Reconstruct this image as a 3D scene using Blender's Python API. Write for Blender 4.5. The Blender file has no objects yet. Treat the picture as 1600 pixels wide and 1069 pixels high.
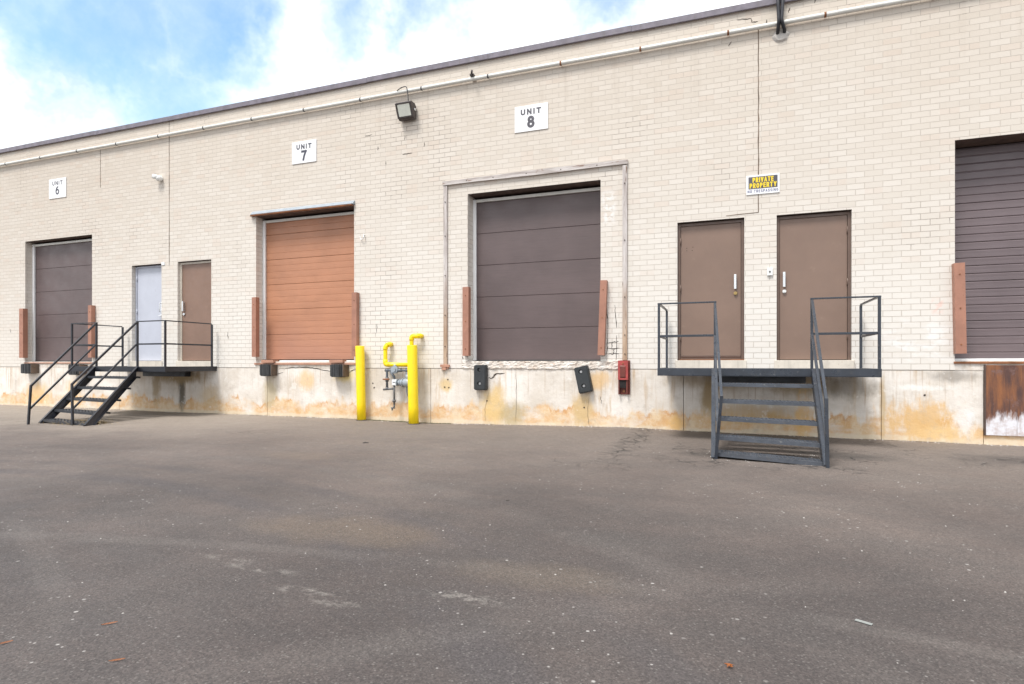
import bpy, bmesh, math, random
from mathutils import Vector, Matrix, noise as mn
R = math.radians
random.seed(11)
scene = bpy.context.scene
C = scene.collection

# ------------------------------------------------------------------ camera
CAM_D, CAM_H = 9.41, 1.06
cd = bpy.data.cameras.new('camera'); cam = bpy.data.objects.new('camera', cd); C.objects.link(cam)
cam.location = (0, -CAM_D, CAM_H)
cam.rotation_euler = (R(90), 0, R(20.2421))
cd.sensor_width = 36.0; cd.lens = 922/1600*36.0
cd.shift_y = 32.5/1600
cd.clip_start = 0.05; cd.clip_end = 3000
scene.camera = cam

# ------------------------------------------------------------------ light
scene.view_settings.view_transform = 'Standard'
scene.view_settings.look = 'None'
scene.view_settings.exposure = 0.95
scene.view_settings.gamma = 1
SUN_EL, SUN_AZ = 61.0, 200.0       # degrees; azimuth clockwise from +y
sd = bpy.data.lights.new('sun', 'SUN'); sun = bpy.data.objects.new('sun', sd); C.objects.link(sun)
sd.energy = 2.0; sd.angle = R(16); sd.color = (1.0, 0.965, 0.92)
sv = Vector((math.cos(R(SUN_EL))*math.sin(R(SUN_AZ)), math.cos(R(SUN_EL))*math.cos(R(SUN_AZ)), math.sin(R(SUN_EL))))
sun.rotation_euler = sv.to_track_quat('Z', 'Y').to_euler()

world = bpy.data.worlds.new('World'); scene.world = world; world.use_nodes = True

# ------------------------------------------------------------------ node helper
class N:
    def __init__(s, tree):
        s.t = tree; s.n = tree.nodes; s.l = tree.links
    def _in(s, sock, v):
        if v is None: return
        if isinstance(v, bpy.types.NodeSocket): s.l.new(v, sock)
        elif isinstance(v, (tuple, list)):
            v = tuple(v)
            if len(sock.default_value) == 4 and len(v) == 3: v = v + (1,)
            sock.default_value = v
        else:
            try: sock.default_value = v
            except TypeError: sock.default_value = (v, v, v)
    def m(s, op, a, b=None, c=None, clamp=False):
        n = s.n.new('ShaderNodeMath'); n.operation = op; n.use_clamp = clamp
        s._in(n.inputs[0], a); s._in(n.inputs[1], b); s._in(n.inputs[2], c); return n.outputs[0]
    def add(s, a, b): return s.m('ADD', a, b)
    def sub(s, a, b): return s.m('SUBTRACT', a, b)
    def mul(s, a, b): return s.m('MULTIPLY', a, b)
    def mx(s, a, b): return s.m('MAXIMUM', a, b)
    def r(s, v, a, b, c=0.0, d=1.0, smooth=True):
        n = s.n.new('ShaderNodeMapRange'); n.clamp = True
        if smooth: n.interpolation_type = 'SMOOTHSTEP'
        s._in(n.inputs[0], v); s._in(n.inputs[1], a); s._in(n.inputs[2], b); s._in(n.inputs[3], c); s._in(n.inputs[4], d)
        return n.outputs[0]
    def mix(s, f, a, b, mode='MIX'):
        n = s.n.new('ShaderNodeMix'); n.data_type = 'RGBA'; n.blend_type = mode; n.clamp_factor = True
        s._in(n.inputs[0], f); s._in(n.inputs[6], a); s._in(n.inputs[7], b); return n.outputs[2]
    def noise(s, v, sc, det=4, rough=0.55, dist=0.0, col=False):
        n = s.n.new('ShaderNodeTexNoise'); s._in(n.inputs['Vector'], v)
        n.inputs['Scale'].default_value = sc; n.inputs['Detail'].default_value = det
        n.inputs['Roughness'].default_value = rough; n.inputs['Distortion'].default_value = dist
        return n.outputs['Color' if col else 'Fac']
    def vor(s, v, sc, feat='F1', rnd=1.0):
        n = s.n.new('ShaderNodeTexVoronoi'); n.feature = feat; s._in(n.inputs['Vector'], v)
        n.inputs['Scale'].default_value = sc; n.inputs['Randomness'].default_value = rnd; return n
    def xyz(s, v):
        n = s.n.new('ShaderNodeSeparateXYZ'); s._in(n.inputs[0], v); return n.outputs
    def comb(s, x=0.0, y=0.0, z=0.0):
        n = s.n.new('ShaderNodeCombineXYZ'); s._in(n.inputs[0], x); s._in(n.inputs[1], y); s._in(n.inputs[2], z); return n.outputs[0]
    def obj(s):
        return s.n.new('ShaderNodeTexCoord').outputs['Object']
    def pos(s):
        return s.n.new('ShaderNodeNewGeometry').outputs['Position']
    def rnd(s):
        return s.n.new('ShaderNodeObjectInfo').outputs['Random']
    def sc(s, v, f):
        n = s.n.new('ShaderNodeVectorMath'); n.operation = 'MULTIPLY'; s._in(n.inputs[0], v); n.inputs[1].default_value = f; return n.outputs[0]
    def vadd(s, a, b):
        n = s.n.new('ShaderNodeVectorMath'); n.operation = 'ADD'; s._in(n.inputs[0], a); s._in(n.inputs[1], b); return n.outputs[0]
    def box(s, x, z, x0, x1, z0, z1, sx=.05, sz=.05):
        a = s.mul(s.r(x, x0-sx, x0+sx), s.r(x, x1-sx, x1+sx, 1, 0))
        b = s.mul(s.r(z, z0-sz, z0+sz), s.r(z, z1-sz, z1+sz, 1, 0))
        return s.mul(a, b)
    def bump(s, h, dist=.01, st=1.0, nrm=None):
        n = s.n.new('ShaderNodeBump'); s._in(n.inputs['Height'], h); n.inputs['Distance'].default_value = dist
        n.inputs['Strength'].default_value = st
        if nrm is not None: s.l.new(nrm, n.inputs['Normal'])
        return n.outputs[0]

MATS = {}
def mat(name, fn):
    m = bpy.data.materials.new(name); m.use_nodes = True
    t = m.node_tree; b = t.nodes['Principled BSDF']; n = N(t)
    out = fn(n) or {}
    for k, v in out.items():
        n._in(b.inputs[k], v)
    MATS[name] = m
    return m

# ------------------------------------------------------------------ sky: physical sky with a broken cloud deck
w = N(world.node_tree)
bg = world.node_tree.nodes['Background']
sky = w.n.new('ShaderNodeTexSky'); sky.sky_type = 'NISHITA'; sky.sun_disc = False
sky.sun_elevation = R(SUN_EL); sky.sun_rotation = R(SUN_AZ); sky.air_density = 1.0; sky.dust_density = .6; sky.ozone_density = 1.6
dv = w.n.new('ShaderNodeTexCoord').outputs['Generated']
warp = w.noise(dv, 3.2, 6, .62, 0, True)
n_ = w.n.new('ShaderNodeVectorMath'); n_.operation = 'MULTIPLY_ADD'
w.l.new(warp, n_.inputs[0]); n_.inputs[1].default_value = (.34, .34, .34); n_.inputs[2].default_value = (-.17, -.17, -.17)
dw = w.vadd(dv, n_.outputs[0])
warp2 = w.noise(dv, 14, 5, .6, 0, True)
n2_ = w.n.new('ShaderNodeVectorMath'); n2_.operation = 'MULTIPLY_ADD'
w.l.new(warp2, n2_.inputs[0]); n2_.inputs[1].default_value = (.07, .07, .07); n2_.inputs[2].default_value = (-.035, -.035, -.035)
dw = w.vadd(dw, n2_.outputs[0])
def hole(az, el, rad, soft):
    d = (math.cos(R(el))*math.sin(R(az)), math.cos(R(el))*math.cos(R(az)), math.sin(R(el)))
    v = w.n.new('ShaderNodeVectorMath'); v.operation = 'DISTANCE'; w.l.new(dw, v.inputs[0]); v.inputs[1].default_value = d
    return w.r(v.outputs['Value'], rad-soft, rad+soft, 1, 0)
blue = hole(-50.0, 21.0, .105, .06)
for a in ((-47.5, 28.5, .09, .06), (-57.0, 27.5, .13, .05), (-53.0, 15.5, .05, .04), (-36.0, 30.5, .055, .06), (-28.5, 31.5, .06, .06), (-8.5, 31.5, .06, .06), (-66, 31, .16, .05)):
    blue = w.mx(blue, hole(*a))
gen = w.r(w.noise(dw, 2.3, 5, .55), .60, .72)
behind = w.r(w.xyz(dv)[1], .35, .0)
blue = w.mx(blue, w.mul(gen, behind))
thin = w.r(w.noise(dw, 5.5, 6, .6), .36, .72, 0, .30)
cfac = w.m('SUBTRACT', 1.0, w.mul(blue, w.r(w.noise(dv, 9, 5, .6), .25, .75, 1.0, .72)))
skyc = w.mix(1.0, sky.outputs[0], (.88, .99, .92), 'MULTIPLY')
skyc = w.mix(1.0, skyc, (1.70, 1.70, 1.70), 'MULTIPLY')
shade = w.noise(w.vadd(dw, (0.4, 0.1, 0.0)), 3.4, 6, .6)
cloud = w.mix(w.r(shade, .30, .60), (4.5, 5.2, 5.9), (9.5, 9.6, 9.7))
col = w.mix(cfac, skyc, cloud)
w.l.new(col, bg.inputs['Color']); bg.inputs['Strength'].default_value = 0.095

# ------------------------------------------------------------------ materials
def brick_fn(n):
    p = n.pos(); x, y, z = n.xyz(p)
    wob = n.noise(p, 3.0, 2, .5)
    u = n.add(x, y)
    v = n.sub(z, .962)
    wz = n.mul(n.sub(n.noise(p, 7.0, 2), .5), .006)
    vec = n.comb(u, n.add(v, wz), 0.0)
    b = n.n.new('ShaderNodeTexBrick'); n.l.new(vec, b.inputs['Vector'])
    b.offset = .5; b.inputs['Scale'].default_value = 1; b.inputs['Brick Width'].default_value = .2205
    b.inputs['Row Height'].default_value = .0814; b.inputs['Mortar Size'].default_value = .0042
    b.inputs['Mortar Smooth'].default_value = .25; b.inputs['Bias'].default_value = 0
    b.inputs['Color1'].default_value = (0, 0, 0, 1); b.inputs['Color2'].default_value = (1, 1, 1, 1); b.inputs['Mortar'].default_value = (.5, .5, .5, 1)
    per = n.xyz(b.outputs['Color'])[0]; mort = b.outputs['Fac']
    base = n.mix(n.r(per, 0, 1, .12, .88, False), (.605, .550, .485), (.675, .627, .570))
    # individual odd bricks
    odd = n.r(n.noise(n.comb(n.mul(n.m('FLOOR', n.m('DIVIDE', u, .2205)), 3.7), n.mul(n.m('FLOOR', n.m('DIVIDE', v, .0814)), 5.3), 0.0), 1.0, 0), .62, .70)
    base = n.mix(n.mul(odd, .35), base, (.62, .51, .43))
    # weathered warm grime on the upper courses; bounced light painted into the lower courses
    big = n.noise(n.sc(p, (.5, .5, .9)), 1.0, 5, .6)
    up = n.r(n.add(z, n.mul(n.sub(big, .5), 3.2)), 2.4, 6.2)
    base = n.mix(n.mul(up, .62), base, n.mix(1.0, base, (.84, .78, .71), 'MULTIPLY'))
    bounce_light = n.r(n.add(z, n.mul(n.sub(big, .5), 3.0)), 3.6, 1.2)
    base = n.mix(n.mul(bounce_light, .55), base, (.745, .718, .675))
    # far left bay is greyer and dirtier
    base = n.mix(n.mul(n.r(x, -9.5, -16.0), .38), base, n.mix(1.0, base, (.80, .77, .74), 'MULTIPLY'))
    # drip streaks below the conduit
    st = n.noise(n.comb(n.mul(u, 5.0), n.mul(z, .35), 0.0), 1.0, 4, .6)
    st = n.mul(n.r(st, .52, .72), n.mul(n.r(z, 4.6, 5.93), n.r(z, 5.94, 5.97, 1, 0)))
    base = n.mix(n.mul(st, .42), base, (.40, .33, .26))
    # patch with open joints to the left of the floodlight axis, and other repaired spots
    wm = n.r(n.add(n.noise(p, .9, 3), n.mul(n.box(x, z, -6.9, -4.9, 4.2, 5.9, .5, .4), .13)), .56, .66)
    mcol = n.mix(wm, (.475, .415, .35), (.30, .245, .20))
    hole = n.mul(wm, n.r(n.noise(p, 11, 3), .55, .66))
    col = n.mix(n.mul(mort, n.r(n.noise(p, 2.1, 4), .3, .7, .60, 1.0)), base, mcol)
    col = n.mix(n.mul(n.mul(mort, hole), .85), col, (.10, .075, .06))
    # pale efflorescence by the right dock
    ef = n.mul(n.box(x, z, 2.0, 2.85, 1.1, 1.62, .25, .2), n.r(n.noise(n.sc(p, (2, 2, 5)), 1.6, 5, .65), .45, .6))
    ef = n.mx(ef, n.mul(n.box(x, z, -1.92, -1.72, 3.3, 3.8, .06, .1), n.r(n.noise(p, 9, 5, .65), .45, .55)))
    col = n.mix(n.mul(ef, .55), col, (.82, .82, .82))
    red = n.mul(n.box(x, z, 2.56, 2.68, 1.72, 1.92, .03, .05), n.r(n.noise(p, 13, 4), .4, .6))
    col = n.mix(n.mul(red, .45), col, (.80, .42, .34))
    dirt = n.mul(n.r(n.noise(p, 6, 6, .7), .6, .8), n.r(z, 1.35, .96))
    col = n.mix(n.mul(dirt, .7), col, (.42, .35, .27))
    col = n.mix(n.r(n.noise(p, 26, 3, .6), .73, .80, 0, .6), col, (.33, .27, .22))
    col = n.mix(.12, col, n.mix(n.noise(p, 90, 3, .7), (.35, .3, .25), (.95, .93, .9)))
    nb = n.bump(n.add(n.mul(mort, -1.0), n.mul(n.noise(p, 60, 4, .7), .22)), .004, .75)
    nb = n.bump(n.mul(per, 1.0), .002, .35, nb)
    return {'Base Color': col, 'Roughness': n.r(n.noise(p, 20), .3, .7, .55, .8), 'Normal': nb, 'Specular IOR Level': .35}
mat('brick', brick_fn)

def conc_fn(n):
    p = n.pos(); x, y, z = n.xyz(p)
    f = n.noise(n.sc(p, (1.2, 1.2, 1.6)), 1.3, 6, .6)
    col = n.mix(n.r(f, .3, .7), (.60, .54, .47), (.76, .715, .665))
    # vertical run-off streaks
    sn = n.noise(n.comb(n.mul(x, 7.5), n.mul(z, .9), n.mul(y, 3.0)), 1.0, 5, .62)
    zone = n.noise(n.comb(n.mul(x, .75), 3.0, n.mul(z, .3)), 1.0, 2, .5)
    st = n.mul(n.r(sn, .50, .70), n.r(zone, .42, .62))
    col = n.mix(n.mul(st, .75), col, (.50, .36, .22))
    sn2 = n.noise(n.comb(n.mul(x, 16.0), n.mul(z, 1.3), 5.0), 1.0, 5, .65)
    col = n.mix(n.mul(n.mul(n.r(sn2, .52, .70), n.r(z, .25, .95)), .42), col, (.40, .33, .25))
    # rust tide-mark close to the ground with a ragged upper edge
    edge = n.add(n.mul(n.noise(n.comb(n.mul(x, 1.5), 1.0, 0.0), 1.0, 6, .7), 1.15), n.mul(n.noise(p, 5.5, 5, .65), .34))
    hgt = n.sub(n.mul(edge, .95), .43)
    tide = n.r(n.sub(z, hgt), .08, -.07)
    patch = n.r(n.noise(n.comb(n.mul(x, .9), 7.0, n.mul(z, 1.6)), 1.5, 6, .65), .30, .50)
    ocol = n.mix(n.r(n.noise(p, 5, 6, .75), .3, .7), (.60, .33, .12), (.72, .57, .38))
    col = n.mix(n.mul(n.mul(tide, patch), .88), col, ocol)
    line = n.mul(n.r(n.m('ABSOLUTE', n.sub(n.sub(z, hgt), -.02)), .045, .0), patch)
    col = n.mix(n.mul(n.mul(line, n.r(n.noise(p, 3.1, 4), .45, .6)), .8), col, (.55, .27, .09))
    # bleached foot
    foot = n.r(n.sub(z, n.mul(n.noise(p, 4, 4, .6), .11)), .03, -.01)
    col = n.mix(n.mul(foot, .55), col, (.70, .63, .50))
    # rust clouds under fixings
    def spot(cx, cz, rx, rz, c, k, nz=.5):
        nonlocal col
        k = min(.95, k*1.35)
        dx = n.m('DIVIDE', n.sub(x, cx), rx); dz = n.m('DIVIDE', n.sub(z, cz), rz)
        d = n.m('SQRT', n.add(n.mul(dx, dx), n.mul(dz, dz)))
        d = n.add(d, n.mul(n.sub(n.noise(n.comb(n.mul(x, 6.0), y, n.mul(z, 2.6)), 1.4, 5, .65), .5), 2.6*nz))
        col = n.mix(n.mul(n.r(d, 1.15, .35), k), col, c)
    org = (.70, .44, .18); brn = (.34, .25, .14); blk = (.13, .11, .085)
    spot(-8.62, .45, .22, .40, (.46, .38, .24), .6)
    spot(-7.75, .72, .25, .24, (.72, .48, .24), .55)
    spot(-6.85, .82, .28, .16, (.76, .60, .22), .55)
    spot(-4.72, .66, .16, .14, (.66, .50, .28), .7)
    spot(-3.80, .34, .30, .38, (.66, .47, .22), .72)
    spot(-3.45, .18, .30, .26, (.42, .33, .18), .55)
    spot(-2.25, .30, .22, .34, (.58, .42, .22), .72)
    spot(-2.0, .78, .25, .18, org, .5)
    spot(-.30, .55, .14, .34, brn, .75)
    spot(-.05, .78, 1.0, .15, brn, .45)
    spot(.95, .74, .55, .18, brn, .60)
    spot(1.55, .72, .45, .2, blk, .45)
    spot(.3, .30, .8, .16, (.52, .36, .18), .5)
    spot(1.0, .25, .12, .4, org, .6, .8)
    spot(-.78, .12, .16, .15, org, .85)
    spot(1.98, .45, .05, .5, (.52, .38, .2), .55)
    spot(2.45, .28, .55, .30, (.66, .42, .18), .62, 1.0)
    spot(2.75, .12, .4, .12, (.72, .50, .25), .6)
    spot(2.80, .88, .30, .10, (.30, .27, .24), .55)
    spot(2.93, .28, .16, .22, (.76, .77, .78), .5, .9)
    spot(2.45, .72, .35, .05, (.82, .81, .78), .5, .8)
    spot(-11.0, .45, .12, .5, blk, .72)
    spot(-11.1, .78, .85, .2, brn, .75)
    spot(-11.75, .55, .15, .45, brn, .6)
    spot(-10.2, .35, .35, .3, (.55, .42, .26), .5)
    spot(-15.7, .35, .55, .28, org, .55)
    spot(-14.4, .4, .35, .3, org, .5)
    # drips running down from the brick ledge
    dr = n.noise(n.comb(n.mul(x, 24.0), 3.0, n.mul(z, .5)), 1.0, 3, .6)
    dl_ = n.noise(n.comb(n.mul(x, 5.0), 9.0, 0.0), 1.0, 4, .7)
    dm = n.mul(n.r(dr, .58, .68), n.r(n.sub(z, n.sub(1.05, n.mul(dl_, 1.1))), -.12, .12))
    col = n.mix(n.mul(dm, .5), col, (.36, .24, .14))
    # blotchy grime
    col = n.mix(n.mul(n.r(n.noise(p, 4.5, 7, .75), .5, .72), .45), col, (.42, .36, .30))
    # pits and small scars
    col = n.mix(n.r(n.noise(p, 22, 4, .6), .72, .78, 0, .75), col, (.26, .20, .14))
    col = n.mix(n.r(n.noise(n.vadd(p, (7.0, 3.0, 1.0)), 3.4, 7, .72), .62, .66, 0, .35), col, (.85, .83, .80))
    g = n.r(z, .93, .957, 0, 1)
    col = n.mix(n.mul(g, n.r(n.noise(p, 9, 4), .4, .7, 0, .5)), col, (.45, .36, .27))
    nb = n.bump(n.add(n.noise(p, 14, 6, .65), n.mul(n.noise(p, 2.5, 3), 1.2)), .012, .6)
    return {'Base Color': col, 'Roughness': .82, 'Normal': nb, 'Specular IOR Level': .25}
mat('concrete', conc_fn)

def rough_conc(n):
    p = n.pos()
    f = n.noise(p, 7, 6, .7)
    col = n.mix(n.r(f, .35, .65), (.58, .50, .43), (.74, .70, .65))
    col = n.mix(n.r(n.noise(n.sc(p, (1, 1, 2.4)), 7, 5, .7), .56, .64), col, (.44, .33, .26))
    return {'Base Color': col, 'Roughness': .9, 'Normal': n.bump(n.noise(p, 30, 6, .7), .02, .8)}
mat('broken_concrete', rough_conc)

def asphalt_fn(n):
    p = n.pos(); x, y, z = n.xyz(p)
    big = n.noise(p, .42, 5, .55)
    mid = n.noise(n.sc(p, (1.0, 1.6, 1.0)), 1.5, 5, .6)
    col = n.mix(n.r(big, .32, .68), (.086, .071, .065), (.114, .095, .086))
    col = n.mix(n.r(mid, .35, .7), col, n.mix(1.0, col, (1.2, 1.15, 1.12), 'MULTIPLY'))
    # dusty strip along the dock wall (fades out into the yard)
    fr = n.add(y, n.mul(n.sub(n.noise(p, .8, 5, .6), .5), 3.2))
    dust = n.r(fr, -5.2, -.2)
    col = n.mix(n.mul(dust, .62), col, (.205, .172, .148))
    dl = n.mul(n.r(x, -5.0, -10.5), n.r(fr, -4.2, -1.2))
    col = n.mix(n.mul(dl, .70), col, (.31, .265, .22))
    vignette = n.r(n.add(y, n.mul(n.sub(big, .5), 4.0)), -3.6, -7.8)  # vignette painted into the asphalt colour: foreground darker and bluer
    col = n.mix(n.mul(vignette, .72), col, n.mix(1.0, col, (.44, .455, .50), 'MULTIPLY'))
    # curved tyre tracks
    def arc(cx, cy, rad, wd, c, k, a0=None):
        nonlocal col
        dx = n.sub(x, cx); dy = n.sub(y, cy)
        d = n.m('SQRT', n.add(n.mul(dx, dx), n.mul(dy, dy)))
        d = n.add(n.sub(d, rad), n.mul(n.sub(n.noise(p, .7, 3), .5), .22))
        m = n.r(n.m('ABSOLUTE', d), wd, wd*.25)
        m = n.mul(m, n.r(n.noise(p, 1.1, 4, .6), .30, .62))
        if a0 is not None: m = n.mul(m, n.r(x, a0, a0+2.5, 1, 0))
        col = n.mix(n.mul(m, k), col, c)
    dk = (.060, .053, .055); lt = (.145, .128, .118)
    arc(-5.4, -12.2, 6.6, .20, dk, .62, -.8)
    arc(-5.4, -12.2, 7.15, .14, dk, .5, -.8)
    arc(-5.6, -12.2, 7.9, .16, lt, .20, 0)
    arc(-6.2, -12.6, 5.5, .22, dk, .6, -1.0)
    arc(-6.2, -12.8, 6.15, .10, lt, .2, -1.0)
    arc(7.0, -16.5, 12.2, .16, lt, .20)
    arc(7.0, -16.5, 11.1, .22, dk, .4)
    arc(-1.0, -17.2, 10.6, .10, lt, .25)
    # oil-brown blotches and a scrape
    def blob(cx, cy, rx, ry, c, k):
        nonlocal col
        dx = n.m('DIVIDE', n.sub(x, cx), rx); dy = n.m('DIVIDE', n.sub(y, cy), ry)
        d = n.add(n.m('SQRT', n.add(n.mul(dx, dx), n.mul(dy, dy))), n.mul(n.sub(n.noise(p, 2.6, 5, .6), .5), 1.2))
        col = n.mix(n.mul(n.r(d, 1.15, .3), k), col, c)
    blob(-2.3, -6.25, .75, .32, (.135, .100, .072), .5)
    blob(-.9, -6.6, .5, .25, (.13, .10, .075), .4)
    sm = n.r(n.noise(n.sc(p, (5, 9, 1)), 1.6, 6, .75), .46, .60)
    for bx, by, brx, bry in ((-1.86, -7.17, .22, .05), (-1.62, -7.24, .16, .04), (-2.3, -7.0, .30, .05), (-2.55, -6.93, .2, .05), (-1.1, -7.0, .3, .07)):
        k0 = col; blob(bx, by, brx, bry, (.24, .22, .20), .5); col = n.mix(sm, k0, col)
    blob(-.62, -5.9, .4, .2, (.07, .063, .06), .5)
    blob(3.2, -1.5, 1.2, .5, (.062, .055, .052), .6)
    blob(1.2, -1.8, .6, .35, (.05, .045, .042), .6)
    blob(-.2, -2.2, .45, .3, (.055, .048, .043), .55)
    blob(-4.6, -3.9, .7, .3, (.14, .11, .088), .5)
    # alligator crack running out from the wall
    ca = n.vor(n.sc(n.vadd(p, n.sc(n.noise(p, 5, 4, .6, 0, True), (.25, .25, 0))), (1, 1, 0)), 4.2, 'DISTANCE_TO_EDGE').outputs['Distance']
    cx = n.sub(n.sub(x, n.mul(n.sub(n.noise(p, 1.4, 3), .5), .9)), -1.22)
    cm = n.mul(n.r(n.m('ABSOLUTE', cx), .24, .08), n.r(y, -3.6, -2.4))
    cm = n.mx(cm, n.mul(n.box(x, y, -.75, 1.6, -3.0, -1.3, .3, .3), n.r(n.noise(p, 1.9, 4, .6), .46, .58)))
    cm = n.mx(cm, n.mul(n.box(x, y, 2.3, 4.5, -2.1, -1.2, .3, .3), n.r(n.noise(p, 1.7, 4, .6), .46, .58)))
    cm2 = n.mul(n.r(n.noise(n.vadd(p, (4.0, 9.0, 0.0)), .55, 3), .60, .66), n.r(y, -4.5, -3.0))
    crack = n.mul(n.r(ca, .050, .012), n.mx(cm, n.mul(cm2, .5)))
    col = n.mix(n.mul(crack, .85), col, (.022, .02, .018))
    col = n.mix(n.mul(n.mul(cm, n.r(n.noise(p, 9, 5, .7), .45, .6)), .5), col, (.045, .04, .037))
    jr = n.mul(n.r(y, -.30, -.02), n.r(n.noise(p, 5, 5, .65), .42, .6))
    col = n.mix(n.mul(jr, .5), col, (.25, .21, .17))
    # aggregate
    v1 = n.vor(p, 150); v2 = n.vor(p, 88); v3 = n.vor(p, 24)
    a1 = n.xyz(v1.outputs['Color'])[0]
    col = n.mix(.50, col, n.mix(1.0, col, n.mix(a1, (.40, .40, .40), (1.72, 1.70, 1.68)), 'MULTIPLY'))
    stone = n.mul(n.r(n.xyz(v2.outputs['Color'])[1], .80, .84), n.r(v2.outputs['Distance'], .46, .28))
    col = n.mix(n.mul(stone, .42), col, (.20, .185, .17))
    dst = n.mul(n.r(n.xyz(v2.outputs['Color'])[0], .82, .86), n.r(v2.outputs['Distance'], .5, .3))
    col = n.mix(n.mul(dst, .5), col, (.045, .040, .038))
    s3 = n.mul(n.r(n.xyz(v3.outputs['Color'])[2], .982, .988), n.r(v3.outputs['Distance'], .26, .14))
    dens = n.r(n.noise(p, .8, 3), .40, .62)
    col = n.mix(n.mul(n.mul(s3, dens), .8), col, (.40, .38, .36))
    s4 = n.vor(n.vadd(p, (3.3, 1.7, 0.0)), 45)
    s4m = n.mul(n.r(n.xyz(s4.outputs['Color'])[0], .965, .972), n.r(s4.outputs['Distance'], .30, .18))
    col = n.mix(n.mul(n.mul(s4m, dens), .7), col, (.38, .36, .34))
    h = n.add(n.mul(a1, .5), n.mul(n.noise(p, 38, 5, .7), 1.0))
    h = n.sub(h, n.mul(crack, 2.5))
    nb = n.bump(h, .006, .75)
    nb = n.bump(n.noise(p, 2.2, 4), .05, .25, nb)
    return {'Base Color': col, 'Roughness': n.r(n.noise(p, 3, 4), .3, .7, .62, .82), 'Normal': nb, 'Specular IOR Level': .45}
mat('asphalt', asphalt_fn)

def paint(name, c, rough=.45, var=.12, chip=None, chipk=.5, spec=.5, metallic=0.0, streak=0.0, dirt=(.12, .10, .08), dk=.25, bump=.3, scale=6.0):
    def fn(n):
        p = n.vadd(n.obj(), n.comb(n.mul(n.rnd(), 31.0), n.mul(n.rnd(), 17.0), 0.0))
        c2 = tuple(v*(1-var) for v in c); c3 = tuple(min(1, v*(1+var)) for v in c)
        col = n.mix(n.r(n.noise(p, scale, 5, .6), .3, .7), c2, c3)
        if streak:
            s = n.noise(n.sc(p, (14, 14, 1.1)), 1.0, 4, .6)
            col = n.mix(n.mul(n.r(s, .5, .72), streak), col, dirt)
        col = n.mix(n.mul(n.r(n.noise(p, scale*2.3, 6, .7), .55, .75), dk), col, dirt)
        if chip:
            col = n.mix(n.mul(n.r(n.noise(p, scale*4, 5, .65), .64, .69), chipk), col, chip)
        return {'Base Color': col, 'Roughness': n.r(n.noise(p, 9, 4), .3, .7, rough-.08, min(1, rough+.12)),
                'Metallic': metallic, 'Specular IOR Level': spec, 'Normal': n.bump(n.noise(p, 2.2, 2, .5), .03, .12, n.bump(n.noise(p, 24, 5, .6), .003, bump))}
    return mat(name, fn)

paint('coping_metal', (.17, .15, .18), .5, .2, (.07, .05, .05), .5, streak=.3)
paint('roof_gravel', (.22, .21, .2), .9)
paint('lintel_steel', (.085, .055, .045), .7, .3, (.22, .10, .05), .7)
paint('conduit', (.66, .65, .61), .4, .06, (.30, .17, .10), .5, dk=.15)
paint('rust', (.24, .10, .045), .85, .35, (.07, .04, .03), .8)
paint('door_brown', (.205, .135, .102), .42, .05, (.32, .25, .20), .12, dk=.10, dirt=(.15, .11, .09), bump=.12, scale=2.2)
paint('door_frame_brown', (.135, .088, .068), .42, .08, (.32, .25, .2), .2)
paint('door_brown_far', (.215, .132, .096), .42, .06, (.30, .2, .14), .2, dk=.1, scale=2.5)
paint('door_grey', (.47, .49, .56), .42, .04, (.3, .3, .33), .2, dk=.06, bump=.1, scale=2)
paint('cream_paint', (.62, .56, .48), .6, .08, (.35, .24, .16), .5, streak=.2)
paint('white_paint', (.74, .75, .76), .4, .05, (.35, .3, .26), .4, dk=.12)
paint('white_bright', (.84, .84, .84), .35, .02, dk=.05)
paint('sign_white', (.80, .80, .81), .35, .02, (.55, .52, .48), .3, dk=.08, streak=.08)
paint('sign_black', (.05, .05, .07), .4, .1, (.2, .2, .22), .2)
paint('sign_faded_black', (.085, .08, .095), .4, .15, (.25, .24, .26), .4)
paint('sign_yellow', (.85, .62, .02), .4, .05)
paint('sign_blue', (.06, .07, .18), .4, .1)
paint('guard', (.345, .165, .112), .5, .10, (.20, .09, .05), .55, dk=.12, streak=.15, dirt=(.22, .12, .09))
paint('salmon_steel', (.42, .22, .15), .55, .15, (.16, .08, .05), .8, dk=.3)
paint('rubber', (.035, .036, .038), .7, .3, (.10, .095, .09), .6, dk=.25, dirt=(.11, .10, .09), bump=.8, scale=9)
paint('rubber_flat', (.024, .028, .031), .55, .12, (.12, .12, .12), .5, dk=.2, dirt=(.12, .11, .1))
paint('bumper_side', (.12, .085, .062), .75, .3, (.06, .05, .04), .7)
paint('bolt_metal', (.60, .60, .60), .35, .1, metallic=.6)
paint('yellow', (.88, .64, .003), .36, .04, (.40, .26, .05), .75, dk=.10, dirt=(.40, .29, .05), bump=.35, streak=.10, scale=5)
paint('meter_grey', (.115, .13, .15), .4, .15, (.42, .44, .46), .4, dk=.3)
paint('meter_light', (.30, .34, .38), .35, .08, (.25, .25, .25), .3)
paint('pipe_grey', (.115, .115, .12), .5, .2, (.3, .28, .25), .5)
paint('stair_blue', (.022, .028, .040), .32, .18, (.20, .19, .18), .35, dk=.2, dirt=(.16, .14, .12), spec=.7)
paint('stair_black', (.012, .014, .021), .36, .2, (.11, .10, .09), .25, dk=.15, spec=.6)
paint('tread_blue', (.062, .070, .086), .42, .2, (.25, .24, .22), .5, dk=.35, dirt=(.20, .17, .14), spec=.6, bump=.6)
paint('tread_black', (.034, .037, .044), .45, .2, (.2, .19, .18), .4, dk=.35, dirt=(.15, .13, .11))
paint('red_paint', (.36, .055, .05), .5, .2, (.11, .04, .035), .85, dk=.35, dirt=(.11, .05, .04))
paint('dark_red', (.13, .028, .02), .6, .3, (.05, .02, .015), .6)
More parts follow.
